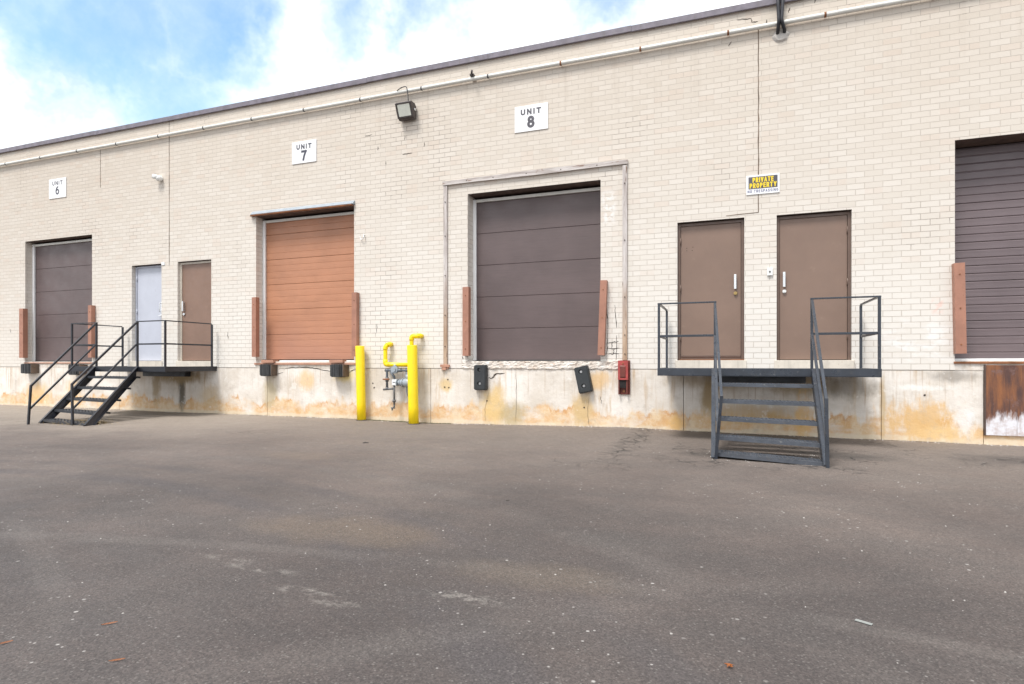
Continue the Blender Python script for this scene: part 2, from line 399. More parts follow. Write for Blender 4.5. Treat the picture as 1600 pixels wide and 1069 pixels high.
paint('lamp_body', (.062, .050, .048), .45, .15, (.2, .18, .15), .4)
paint('lamp_glass', (.74, .76, .68), .18, .05, dk=.1, spec=.7)
paint('cable_black', (.018, .018, .024), .5, .2)
paint('mortar_patch', (.50, .47, .44), .9, .15, (.3, .27, .24), .6, bump=1.0)
paint('crack', (.05, .038, .03), .95, .3)
paint('crack_faint', (.16, .115, .085), .95, .3)
paint('caulk', (.30, .26, .22), .8, .2)
paint('silver', (.72, .73, .74), .28, .05, metallic=.75)
paint('brass', (.48, .34, .14), .35, .15, metallic=.7)
paint('plastic_white', (.78, .78, .76), .35, .03)
paint('dark_gap', (.015, .012, .012), .9, .2)

def dock(name, c, gloss=.42, grain=True, tint=None):
    def fn(n):
        p = n.vadd(n.obj(), n.comb(n.mul(n.rnd(), 9.0), 0.0, 0.0))
        g = n.noise(n.sc(p, (3.0, 1.0, 75.0)), 1.0, 4, .6)
        f = n.noise(p, 1.1, 4, .55)
        col = n.mix(n.r(f, .3, .7), tuple(v*.88 for v in c), tuple(v*1.1 for v in c))
        if tint: col = n.mix(n.mul(n.r(n.add(n.xyz(p)[2], n.mul(f, 1.6)), 1.7, 3.1, 1, 0), .6), col, tint)
        if grain: col = n.mix(n.mul(n.r(g, .4, .7), .22), col, tuple(v*.6 for v in c))
        col = n.mix(n.mul(n.r(n.noise(n.sc(p, (.7, 1, 7)), 4, 6, .7), .62, .8), .18), col, tuple(min(1, v*1.9+.05) for v in c))
        col = n.mix(n.r(n.noise(p, 30, 3), .745, .79, 0, .4), col, tuple(v*.4 for v in c))
        return {'Base Color': col, 'Roughness': n.r(n.noise(p, 4, 4), .3, .7, gloss-.06, gloss+.1), 'Normal': n.bump(g, .003, .3), 'Specular IOR Level': .5}
    return mat(name, fn)
dock('dock_brown', (.114, .083, .082))
dock('dock_orange', (.42, .195, .11), .48, True, (.43, .215, .155))
dock('dock_violet', (.145, .112, .118), .38)

def wood_fn(n):
    p = n.obj(); q = n.sc(p, (22, 22, 1.6)); x, y, z = n.xyz(p)
    g = n.noise(q, 1.0, 6, .65)
    k = n.r(n.add(z, n.mul(n.noise(p, 2.5, 4), 2.0)), 2.2, 3.8)
    warm = n.mix(n.r(g, .3, .7), (.30, .19, .12), (.50, .37, .27))
    grey = n.mix(n.r(g, .3, .7), (.33, .28, .26), (.62, .58, .56))
    col = n.mix(k, warm, grey)
    col = n.mix(n.r(n.noise(q, 2.0, 4), .62, .68), col, (.16, .10, .07))
    return {'Base Color': col, 'Roughness': .8, 'Normal': n.bump(g, .004, .6)}
mat('weathered_wood', wood_fn)
def wood_top_fn(n):
    p = n.obj(); q = n.sc(p, (2.2, 22, 26))
    g = n.noise(q, 1.0, 6, .65)
    col = n.mix(n.r(g, .3, .7), (.33, .285, .265), (.60, .56, .535))
    kn = n.r(n.noise(n.sc(p, (2.4, 1, 9)), 1.6, 4, .6), .60, .66)
    col = n.mix(n.mul(kn, .8), col, (.22, .13, .09))
    return {'Base Color': col, 'Roughness': .8, 'Normal': n.bump(g, .004, .6)}
mat('weathered_top', wood_top_fn)

def rustplate_fn(n):
    p = n.pos(); x, y, z = n.xyz(p)
    st = n.noise(n.comb(n.mul(x, 9.0), 0.0, n.mul(z, 1.3)), 1.0, 5, .62)
    r_ = n.mix(n.r(st, .35, .65), (.075, .038, .034), (.27, .105, .040))
    r_ = n.mix(n.r(n.noise(p, 8, 6, .7), .55, .7), r_, (.17, .10, .09))
    e = n.add(-.12, n.mul(n.noise(n.comb(n.mul(x, 7.0), 2.0, n.mul(z, 1.6)), 1.0, 6, .72), .85))
    wh = n.mul(n.r(n.sub(z, e), .10, -.06), n.r(n.noise(n.comb(n.mul(x, 14.0), 8.0, n.mul(z, 1.2)), 1.0, 5, .7), .30, .50, .35, 1.0))
    wc = n.mix(n.r(n.noise(p, 12, 6, .7), .4, .7), (.68, .68, .72), (.52, .45, .44))
    col = n.mix(wh, r_, wc)
    return {'Base Color': col, 'Roughness': .75, 'Normal': n.bump(n.noise(p, 20, 6, .7), .006, .5)}
mat('rusty_plate', rustplate_fn)
paint('leaf_orange', (.42, .15, .045), .6, .25)
paint('needle', (.36, .15, .07), .6, .2)
paint('paper_scrap', (.24, .25, .24), .7, .1)
paint('grit', (.34, .32, .30), .85, .3)
paint('dead_grass', (.30, .22, .11), .85, .3)
paint('moss', (.055, .06, .025), .95, .4)
paint('dark_stone', (.04, .034, .03), .9, .3)

# ------------------------------------------------------------------ mesh helpers
class MB:
    def __init__(s): s.b = bmesh.new()
    def box(s, x0, x1, y0, y1, z0, z1, bev=0.0, M=None):
        b2 = bmesh.new()
        bmesh.ops.create_cube(b2, size=1)
        for v in b2.verts:
            v.co = Vector(((x0+x1)/2+v.co.x*(x1-x0), (y0+y1)/2+v.co.y*(y1-y0), (z0+z1)/2+v.co.z*(z1-z0)))
        if bev: bmesh.ops.bevel(b2, geom=b2.edges[:], offset=bev, segments=2, affect='EDGES', profile=.6)
        return s._merge(b2, M)
    def _merge(s, b2, M=None):
        if M is not None: bmesh.ops.transform(b2, matrix=M, verts=b2.verts)
        me = bpy.data.meshes.new('tmp'); b2.to_mesh(me); b2.free(); s.b.from_mesh(me); bpy.data.meshes.remove(me); return s
    def prism(s, pts, axis, a, c, bev=0.0, M=None):
        """pts: outline in the plane perpendicular to axis ('x': (y,z), 'y': (x,z), 'z': (x,y))"""
        b2 = bmesh.new()
        def P(p, t):
            return {'x': (t, p[0], p[1]), 'y': (p[0], t, p[1]), 'z': (p[0], p[1], t)}[axis]
        A = [b2.verts.new(P(p, a)) for p in pts]; B = [b2.verts.new(P(p, c)) for p in pts]
        b2.faces.new(A); b2.faces.new(B[::-1]); k = len(pts)
        for i in range(k): b2.faces.new((A[i], B[i], B[(i+1) % k], A[(i+1) % k]))
        bmesh.ops.recalc_face_normals(b2, faces=b2.faces)
        if bev: bmesh.ops.bevel(b2, geom=b2.edges[:], offset=bev, segments=2, affect='EDGES', profile=.6)
        return s._merge(b2, M)
    def bar(s, p, q, wx, wy, bev=0.0):
        """rectangular bar from p to q"""
        p = Vector(p); q = Vector(q); d = q-p; L = d.length
        b2 = bmesh.new(); bmesh.ops.create_cube(b2, size=1)
        for v in b2.verts: v.co = Vector((v.co.x*wx, v.co.y*wy, (v.co.z+.5)*L))
        if bev: bmesh.ops.bevel(b2, geom=b2.edges[:], offset=bev, segments=2, affect='EDGES', profile=.6)
        z = d.normalized(); ref = Vector((1, 0, 0)) if abs(z.x) < .9 else Vector((0, 1, 0))
        y = z.cross(ref).normalized(); x = y.cross(z).normalized()
        M = Matrix(((x.x, y.x, z.x, p.x), (x.y, y.y, z.y, p.y), (x.z, y.z, z.z, p.z), (0, 0, 0, 1)))
        return s._merge(b2, M)
    def tube(s, pts, r, seg=14, cap=True, radii=None):
        pts = [Vector(p) for p in pts]; b = s.b; rings = []
        up = None
        for i, p in enumerate(pts):
            if i == 0: t = pts[1]-p
            elif i == len(pts)-1: t = p-pts[i-1]
            else: t = (pts[i+1]-p).normalized()+(p-pts[i-1]).normalized()
            t.normalize()
            if up is None:
                up = t.orthogonal().normalized()
            else:
                up = (up-t*up.dot(t)).normalized()
            sd_ = t.cross(up); rr = radii[i] if radii else r
            rings.append([b.verts.new(p+(up*math.cos(a)+sd_*math.sin(a))*rr) for a in [2*math.pi*k/seg for k in range(seg)]])
        for A, B in zip(rings, rings[1:]):
            for k in range(seg): 
                f = b.faces.new((A[k], A[(k+1) % seg], B[(k+1) % seg], B[k])); f.smooth = True
        if cap: b.faces.new(rings[0][::-1]); b.faces.new(rings[-1])
        return s
    def quad(s, *p):
        s.b.faces.new([s.b.verts.new(v) for v in p]); return s
    def ball(s, c, r, sx=1, sy=1, sz=1, seg=16):
        b2 = bmesh.new(); bmesh.ops.create_uvsphere(b2, u_segments=seg, v_segments=seg//2, radius=r)
        for f in b2.faces: f.smooth = True
        return s._merge(b2, Matrix.Translation(c) @ Matrix.Diagonal((sx, sy, sz, 1)))
    def build(s, name, m, parent=None, recalc=True):
        if recalc: bmesh.ops.recalc_face_normals(s.b, faces=s.b.faces)
        me = bpy.data.meshes.new(name); s.b.to_mesh(me); s.b.free()
        for k in (m if isinstance(m, (list, tuple)) else [m]): me.materials.append(MATS[k])
        o = bpy.data.objects.new(name, me); C.objects.link(o)
        if parent is not None:
            o.parent = parent
            o.matrix_parent_inverse = ROOTINV.get(parent.name, Matrix())
        return o
ROOTINV = {}
def bend(pts, r=.05, k=5):
    """round the corners of a polyline"""
    pts = [Vector(p) for p in pts]; out = [pts[0]]
    for i in range(1, len(pts)-1):
        a = (pts[i-1]-pts[i]).normalized(); c = (pts[i+1]-pts[i]).normalized()
        p0 = pts[i]+a*r; p2 = pts[i]+c*r
        for j in range(k+1):
            t = j/k; out.append(p0*(1-t)**2+pts[i]*2*t*(1-t)+p2*t*t)
    out.append(pts[-1]); return out
def thing(name, label, cat, loc, group=None, kind=None):
    o = bpy.data.objects.new(name, None); C.objects.link(o); o.location = loc; o.empty_display_size = .2
    o['label'] = label; o['category'] = cat
    if group: o['group'] = group
    if kind: o['kind'] = kind
    ROOTINV[o.name] = Matrix.Translation(Vector(loc)).inverted()     # parts are modelled in world metres
    return o
def tag(o, label, cat, group=None, kind=None):
    o['label'] = label; o['category'] = cat
    if group: o['group'] = group
    if kind: o['kind'] = kind
    return o
def clone(root, dx, label=None):
    r = root.copy(); C.objects.link(r); r.location = root.location + Vector(dx)
    for ch in list(root.children):
        c = ch.copy(); C.objects.link(c); c.parent = r; c.matrix_parent_inverse = ch.matrix_parent_inverse.copy()
        for g in list(ch.children):
            d = g.copy(); C.objects.link(d); d.parent = c; d.matrix_parent_inverse = g.matrix_parent_inverse.copy()
    if label: r['label'] = label
    return r
def arcp(cx, cz, rx, rz, a0, a1, n=10):
    return [(cx+rx*math.cos(R(a0+(a1-a0)*i/n)), cz+rz*math.sin(R(a0+(a1-a0)*i/n))) for i in range(n+1)]
GLY = {   # block capitals as strokes in a unit box
 'U': (1, [[(0, 1)]+arcp(.5, .36, .5, .36, 180, 360)+[(1, 1)]]), 'N': (1, [[(0, 0), (0, 1)], [(0, 1), (1, 0)], [(1, 0), (1, 1)]]),
 'I': (0, [[(.5, 0), (.5, 1)]]), 'T': (1, [[(0, 1), (1, 1)], [(.5, 1), (.5, 0)]]),
 'P': (.9, [[(0, 0), (0, 1)], [(0, 1)]+arcp(.55, .74, .45, .26, 90, -90)+[(0, .48)]]),
 'R': (.95, [[(0, 0), (0, 1)], [(0, 1)]+arcp(.55, .74, .45, .26, 90, -90)+[(0, .48)], [(.5, .48), (1, 0)]]),
 'V': (1, [[(0, 1), (.5, 0)], [(.5, 0), (1, 1)]]), 'A': (1, [[(0, 0), (.5, 1)], [(.5, 1), (1, 0)], [(.2, .3), (.8, .3)]]),
 'E': (.85, [[(0, 0), (0, 1)], [(0, 1), (1, 1)], [(0, .52), (.9, .52)], [(0, 0), (1, 0)]]),
 'O': (1, [arcp(.5, .5, .5, .5, 90, 450, 20)]), 'Y': (1, [[(0, 1), (.5, .45)], [(1, 1), (.5, .45)], [(.5, .45), (.5, 0)]]),
 'S': (.9, [arcp(.5, .75, .5, .25, 20, 270, 9)+arcp(.5, .25, .5, .25, 90, -160, 9)[1:]]),
 'G': (1, [arcp(.5, .5, .5, .5, 40, 360, 14), [(1, .5), (.6, .5)]]),
 '6': (1, [arcp(.5, .30, .5, .30, 180, 540, 18), arcp(.86, .36, .86, .64, 180, 105, 8)]), '7': (1, [[(0, 1), (1, 1)], [(1, 1), (.55, .45), (.35, 0)]]),
 '8': (1, [arcp(.5, .77, .42, .23, -90, 270, 16), arcp(.5, .27, .5, .27, 90, 450, 18)]), ' ': (.4, []),
}
def text(s, x0, x1, z0, z1, y, m, parent, bold=.15, name='lettering', gap=.28):
    """painted block lettering, bold = stroke width over cap height"""
    H = z1-z0; th = bold*H
    ws = [GLY[c][0] for c in s]; nI = sum(1 for c in s if c == 'I')
    # cell width w so that the whole word fits x0..x1 (every glyph is inset by its stroke)
    tot = (x1-x0); g_ = gap*H*.5; w_ = (tot-g_*(len(s)-1)-th*nI)/max(1e-6, sum(ws))
    b = bmesh.new(); X = x0; lay = 0
    for c in s:
        gw, st = GLY[c]; cw = th if c == 'I' else gw*w_
        for stroke in st:
            P = [Vector((X+th/2+(cw-th)*px if c != 'I' else X+th/2, z0+th/2+(H-th)*pz)) for px, pz in stroke]
            closed = (P[0]-P[-1]).length < 1e-5 and len(P) > 3
            k = len(P); L = []; Q = []
            yy = y-.0004*(1+(lay % 4)); lay += 1
            for i, p in enumerate(P):
                a = P[i-1] if i else (P[-2] if closed else p); d = P[i+1] if i < k-1 else (P[1] if closed else p)
                e1 = (p-a).normalized() if (p-a).length > 1e-6 else (d-p).normalized(); e2 = (d-p).normalized() if (d-p).length > 1e-6 else e1
                n1 = Vector((-e1.y, e1.x)); n2 = Vector((-e2.y, e2.x)); nn_ = (n1+n2).normalized(); q = min(1.6, 1/max(.3, nn_.dot(n1)))
                ext = Vector((0, 0))
                if not closed and i == 0: ext = -e2*th*.5
                if not closed and i == k-1: ext = e1*th*.5
                L.append(b.verts.new((p.x+ext.x+nn_.x*th/2*q, yy, p.y+ext.y+nn_.y*th/2*q))); Q.append(b.verts.new((p.x+ext.x-nn_.x*th/2*q, yy, p.y+ext.y-nn_.y*th/2*q)))
            for i in range(k-1): b.faces.new((L[i], L[i+1], Q[i+1], Q[i]))
        X += cw+g_
    mb = MB(); mb.b.free(); mb.b = b
    return mb.build(name, m, parent)

# ------------------------------------------------------------------ ground
GZ = [(-60, .02), (-17, .02), (-12, .0), (-6.5, .0), (-5, -.02), (-1.6, .04), (-.3, .015), (1.3, .0), (3, -.01), (30, -.02)]
def zwall(x):
    for (a, u), (b, v) in zip(GZ, GZ[1:]):
        if x <= b: t = (x-a)/(b-a); return u+(v-u)*t
    return GZ[-1][1]
def zg(x, y):
    k = max(0.0, min(1.0, 1+y/1.6))
    base = zwall(x)*k
    if abs(x) < 30 and -30 < y < 1:
        base += (mn.noise(Vector((x*.55, y*.55, 3.1))))*.016*(1 if y < -.4 else max(0, -y/.4))
        # worn sill of asphalt around the foot of the near stair
        base -= .02*math.exp(-((x-.5)**2/.6+(y+2.55)**2/.05))
    return base
xs = sorted(set([-600, -300, -120, -60, -40, -30]+[-24+.16*i for i in range(226)]+[14, 18, 25, 40, 80, 200, 600]))
ys = sorted(set([-800, -300, -120, -60, -30, -20]+[-14+.16*i for i in range(88)]+[0.0, .2]))
bm = bmesh.new(); grid = [[bm.verts.new((x, y, zg(x, y))) for x in xs] for y in ys]
for j in range(len(ys)-1):
    for i in range(len(xs)-1):
        f = bm.faces.new((grid[j][i], grid[j][i+1], grid[j+1][i+1], grid[j+1][i])); f.smooth = True
mb = MB(); mb.b.free(); mb.b = bm
g = mb.build('asphalt_yard', 'asphalt', recalc=False); g['kind'] = 'structure'
# land behind and beside the building, just under the yard sheet
mb = MB(); mb.quad((-800, -900, -.25), (800, -900, -.25), (800, 1200, -.25), (-800, 1200, -.25))
g = mb.build('ground', 'asphalt'); g['kind'] = 'structure'

# ------------------------------------------------------------------ the building
bld = thing('warehouse', 'long flat-roofed warehouse with a beige brick dock wall on a stained concrete base', 'building', (-6, 0, 0))
XL, XR, ZT = -38.0, 15.0, 6.288
FB = .962
OPEN = [(-31.4, -29.055, 4.016), (-23.2, -20.855, 4.016), (-16.144, -13.785, 4.018), (-12.505, -11.60, 3.222), (-11.128, -10.178, 3.228), (-8.99, -6.643, 4.018),
        (-4.295, -1.949, 4.008), (-.755, .205, 3.218), (.644, 1.608, 3.212), (2.814, 5.16, 4.022), (9.0, 11.345, 4.02)]
DOCKS = (0, 1, 2, 5, 6, 9, 10)
mb = MB()
x = XL
def rect(x0, x1, z0, z1, y=0.0): mb.quad((x0, y, z0), (x1, y, z0), (x1, y, z1), (x0, y, z1))
for (a, b, t) in OPEN:
    rect(x, a, FB, ZT); rect(a, b, t, ZT)
    mb.quad((a, 0, FB), (a, .45, FB), (a, .45, t), (a, 0, t))
    mb.quad((b, 0, FB), (b, 0, t), (b, .45, t), (b, .45, FB))
    x = b
rect(x, XR, FB, ZT)
mb.quad((XL, 0, 0), (XL, 0, ZT), (XL, 40, ZT), (XL, 40, 0)); mb.quad((XR, 0, 0), (XR, 40, 0), (XR, 40, ZT), (XR, 0, ZT))
mb.quad((XL, 40, 0), (XL, 40, ZT), (XR, 40, ZT), (XR, 40, 0))
wall = mb.build('brick_wall', 'brick', bld, recalc=False)
# steel lintels inside the heads of the openings (soffits)
for (a, b, t) in OPEN:
    MB().box(a+.001, b-.001, .006, .44, t-.004, t+.10).build('lintel', 'lintel_steel', wall)
# backing so that joints read dark
MB().box(XL+.1, XR-.1, .46, .6, 0.0, 6.2).build('inner_wall', 'dark_gap', bld)
MB().box(XL, XR, .02, 40, 6.1, 6.2).build('roof', 'roof_gravel', bld)
# concrete base, raised to sill height under each opening
mb = MB()
joints = [-36, -32, -27.5, -24, -19.7, -16.49, -12.886, -8.698, -5.02, -.664, 1.965, 3.126, 6.2, 10.2, 13]
edges = [XL]+joints+[XR]
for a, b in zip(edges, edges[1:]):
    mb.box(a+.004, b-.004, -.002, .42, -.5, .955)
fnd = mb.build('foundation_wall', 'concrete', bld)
for (a, b, t) in OPEN:
    i = OPEN.index((a, b, t))
    if i == 6:      # broken concrete nosing under unit 8
        bm2 = bmesh.new(); nx, nz = 110, 8
        V = []
        for iz in range(nz+1):
            row = []
            for ix in range(nx+1):
                X = a-.10+(b-a+.42)*ix/nx; fz = iz/nz
                Z = .945+.012*mn.noise(Vector((X*5, 9, 0)))-(.03*max(0, mn.noise(Vector((X*3, 1, 0)))) if iz == 0 else 0)+fz*.145
                if iz == 0: Z += .035*mn.noise(Vector((X*9, 4, 2)))
                Y = -.016-.020*abs(mn.noise(Vector((X*8, 0, Z*24))))-.010*mn.noise(Vector((X*26, 5, Z*40)))
                if iz == 0: Y = .0
                row.append(bm2.verts.new((X, Y, min(Z, 1.088 if iz == nz else 1.08))))
            V.append(row)
        back = [bm2.verts.new((v.co.x, .25, 1.09)) for v in V[-1]]
        V.append(back)
        for iz in range(len(V)-1):
            for ix in range(nx): bm2.faces.new((V[iz][ix], V[iz][ix+1], V[iz+1][ix+1], V[iz+1][ix]))
        mbx = MB(); mbx.b.free(); mbx.b = bm2
        # trim the ends into the reveals
        o_ = mbx.build('broken_sill', 'broken_concrete', fnd)
    elif i in DOCKS:
        MB().box(a+.002, b-.002, .004, .42, .96, 1.088).build('sill', 'concrete', fnd)
    else:
        MB().box(a-.03, b+.03, -.022, .30, .972, 1.098, .006).build('sill', 'cream_paint', fnd)
# coping flashing along the parapet
mb = MB(); x = XL-.05
while x < XR:
    L = 2.44; e = min(x+L-.004, XR+.05); dz = random.uniform(-.004, .004)
    mb.prism([(.0, 6.288), (-.035, 6.275+dz), (-.045, 6.283+dz), (-.045, 6.372+dz), (.30, 6.395), (.30, 6.288)], 'x', x, e)
    x += L
mb.build('coping', 'coping_metal', bld)
# expansion joints
def ribbon(pts, wd, m, name, parent, y=-.003, taper=True, plane='wall'):
    b2 = bmesh.new(); L = []; Rr = []
    k = len(pts)
    for i, (px, pz) in enumerate(pts):
        a = pts[max(0, i-1)]; c = pts[min(k-1, i+1)]; d = Vector((c[0]-a[0], c[1]-a[1])).normalized(); nrm = Vector((-d.y, d.x))
        t = wd*(.5 if not taper else (.15+.5*math.sin(math.pi*(i+.3)/k)))*random.uniform(.6, 1.3)
        for S, lst in ((1, L), (-1, Rr)):
            q = (px+nrm.x*t*S, pz+nrm.y*t*S)
            lst.append(b2.verts.new((q[0], y, q[1]) if plane == 'wall' else (q[0], q[1], zg(*q)+.003)))
    for i in range(k-1): b2.faces.new((L[i], L[i+1], Rr[i+1], Rr[i]))
    m_ = MB(); m_.b.free(); m_.b = b2
    return m_.build(name, m, parent)
def jag(p, q, nseg, amp):
    out = []
    for i in range(nseg+1):
        t = i/nseg; e = math.sin(math.pi*t)**.5 if 0 < t < 1 else 0
        out.append((p[0]+(q[0]-p[0])*t+random.uniform(-amp, amp)*e, p[1]+(q[1]-p[1])*t+random.uniform(-amp, amp)*e))
    return out
ribbon(jag((.398, 3.275), (.398, 6.03), 26, .004), .014, 'crack_faint', 'expansion_joint', wall, taper=False)
ribbon(jag((-11.371, 3.164), (-11.371, 6.28), 20, .003), .014, 'crack_faint', 'expansion_joint', wall, taper=False)
ribbon(jag((-13.506, 5.07), (-13.506, 5.94), 10, .003), .014, 'crack_faint', 'expansion_joint', wall, taper=False)
ribbon([(-.05, 3.262), (.1, 3.268), (.25, 3.272), (.398, 3.275)], .010, 'crack_faint', 'expansion_joint', wall, taper=False)
# step cracks and open perpends in the brickwork
def cr(p, q, n=8, amp=.008, wd=.009, m='crack'): ribbon(jag(p, q, n, amp), wd, m, 'crack', wall)
for p, q in (((.10, 6.17), (.30, 6.15)), ((.30, 6.15), (.31, 6.09)), ((.31, 6.09), (.39, 6.09)), ((.50, 6.02), (.51, 6.09)), ((.80, 6.13), (.82, 6.2)), ((1.14, 6.2), (1.15, 6.28)), ((-.02, 5.80), (.03, 5.86)),
             ((-1.85, 2.0), (-1.83, 1.6)), ((-1.83, 1.6), (-1.85, 1.1)), ((-1.72, 1.98), (-1.69, 1.62)), ((-1.69, 1.5), (-1.70, 1.1)), ((-1.84, 1.38), (-1.66, 1.40)), ((-1.84, 1.29), (-1.64, 1.29)), ((-1.83, 1.20), (-1.65, 1.21)),
             ((-1.76, 1.40), (-1.77, 1.30)), ((-1.73, 1.29), (-1.74, 1.20)), ((-5.15, 4.95), (-5.15, 5.03)), ((-5.55, 5.12), (-5.55, 5.2)), ((-5.95, 4.7), (-5.95, 4.78)), ((-6.12, 5.0), (-6.12, 5.07)), ((-6.4, 5.3), (-6.25, 5.31)),
             ((-5.6, 4.86), (-5.4, 4.86)), ((-9.72, 1.55), (-9.73, 1.70)), ((-16.7, 1.8), (-16.71, 1.9)), ((-6.15, 1.62), (-6.14, 1.78)), ((-4.40, 1.18), (-4.38, 1.12))):
    cr(p, q)
def fcr(pts, wd=.010, m='crack'):
    out = []
    for p, q in zip(pts, pts[1:]): out += jag(p, q, 5, .008)[:-1]
    ribbon(out+[pts[-1]], wd, m, 'crack', fnd, y=-.006)
fcr([(-8.45, .93), (-8.15, .96), (-7.75, .975), (-7.5, .95), (-7.2, .90), (-7.1, .86)], .012)
fcr([(-8.5, .82), (-8.3, .87)], .008)
fcr([(-6.78, .86), (-6.65, .93), (-6.56, .935)], .009)
fcr([(-3.90, .80), (-3.83, .80), (-3.76, .87), (-3.60, .885)], .018)
fcr([(-3.9, .55), (-3.97, .25), (-3.95, .05)], .004, 'crack_faint')
fcr([(-3.40, .93), (-3.39, .5), (-3.40, .05)], .005, 'crack_faint')
fcr([(-2.14, .5), (-2.16, .2), (-2.13, .04)], .005, 'crack_faint')
fcr([(-1.95, .52), (-1.93, .40)], .006)
for (px, pz) in ((-3.93, .40), (-2.22, .33), (-4.68, .76), (-4.74, .62), (-4.66, .62), (-6.2, .6), (-6.23, .68), (2.47, .62)):
    fcr([(px-.012, pz), (px+.014, pz+.003)], .022)

# --- overhead dock doors (parts of the building)
def dock_door(a, b, t, d, m, style, track='white_bright', lab=None):
    top = t-.085 if style != 'ribs_fine' else t-.02
    z0 = 1.10 if style != 'ribs' else 1.128
    mb = MB(); H = top-z0
    if style == 'flat':
        prof = []; n = 5; h = H/n
        for i in range(n):
            c = z0+i*h
            prof += [(d+.010, c), (d, c+.006), (d, c+h-.006), (d+.010, c+h)]
    elif style == 'ribs':
        prof = []; n = 22; h = H/n
        for i in range(n):
            c = z0+i*h; sec = (i % 4 == 3)
            prof += [(d+.004, c), (d, c+.005), (d-.001, c+h*.5), (d, c+h-(.010 if sec else .005)), (d+(.014 if sec else .004), c+h)]
    else:
        prof = []; n = 27; h = H/n
        for i in range(n):
            c = z0+i*h; sec = (i % 5 == 4)
            prof += [(d+.007, c), (d+.0, c+.005), (d+.001, c+h*.5), (d+.0, c+h-.018), (d+.009, c+h-.006), (d+(.013 if sec else .007), c+h)]
    for (y0, c0), (y1, c1) in zip(prof, prof[1:]):
        mb.quad((a+.004, y0, c0), (b-.004, y0, c0), (b-.004, y1, c1), (a+.004, y1, c1))
    dd = mb.build('dock_door', m, bld, recalc=False)
    if lab: dd['label'] = lab
    if style != 'ribs_fine':
        MB().box(a+.002, a+.058, d-.045, d-.006, z0, top+.04, .003).build('door_stop', track, dd)
        MB().box(b-.045, b-.002, d-.045, d-.006, z0, top+.04, .003).build('door_stop', track, dd)
        MB().box(a+.06, b-.047, d-.042, d-.008, top-.012, top+.038, .003).build('door_stop', 'conduit', dd)
    if style == 'flat': MB().box(a+.06, b-.05, d-.02, d+.02, z0-.02, z0+.012, .003).build('bottom_seal', 'rubber', dd)
    return dd
for i in (0, 1, 10): dock_door(*OPEN[i], .2, 'dock_brown', 'flat')
dock_door(*OPEN[2], .20, 'dock_brown', 'flat', lab='grey-brown flat panel dock door of unit 6')
dock_door(*OPEN[5], .225, 'dock_orange', 'ribs', lab='faded rust-orange ribbed dock door of unit 7')
dock_door(*OPEN[6], .265, 'dock_brown', 'flat', lab='dark grey-brown five-panel dock door of unit 8')
d9 = dock_door(*OPEN[9], .33, 'dock_violet', 'ribs_fine', lab='violet-brown finely ribbed dock door at right edge')
MB().box(2.82, 5.15, .29, .325, 1.085, 1.118, .003).build('bottom_seal', 'white_paint', d9)
# salmon steel nosing under unit 7 and its white threshold bar
n7 = MB().box(-9.02, -6.60, -.020, .10, 1.022, 1.058, .003).build('nosing_angle', 'salmon_steel', bld)
MB().box(-8.42, -7.23, .02, .10, 1.072, 1.108, .004).build('threshold_bar', 'white_bright', n7)
MB().box(-6.83, -6.66, .02, .10, 1.072, 1.108, .004).build('threshold_bar', 'white_bright', n7)
MB().box(-8.42, -6.66, .105, .15, 1.06, 1.128).build('threshold_gap', 'dark_gap', n7)
for xx in (-8.80, -7.16):
    MB().box(xx, xx+.30, -.060, .09, 1.060, 1.118, .003).build('nosing_bracket', 'salmon_steel', n7)
MB().box(-16.17, -13.76, -.018, .10, 1.045, 1.072, .003).build('nosing_angle', 'salmon_steel', bld)
MB().box(2.80, 5.18, -.016, .10, 1.048, 1.076, .003).build('nosing_angle', 'rust', bld)
# rusted leveller plate under the right dock
lp = MB().box(3.145, 5.0, -.030, .0, .115, 1.030, .004).build('leveller_plate', 'rusty_plate', bld)
mb = MB(); mb.box(3.128, 3.143, -.034, .0, .110, 1.034); mb.build('plate_edge', 'lintel_steel', lp)

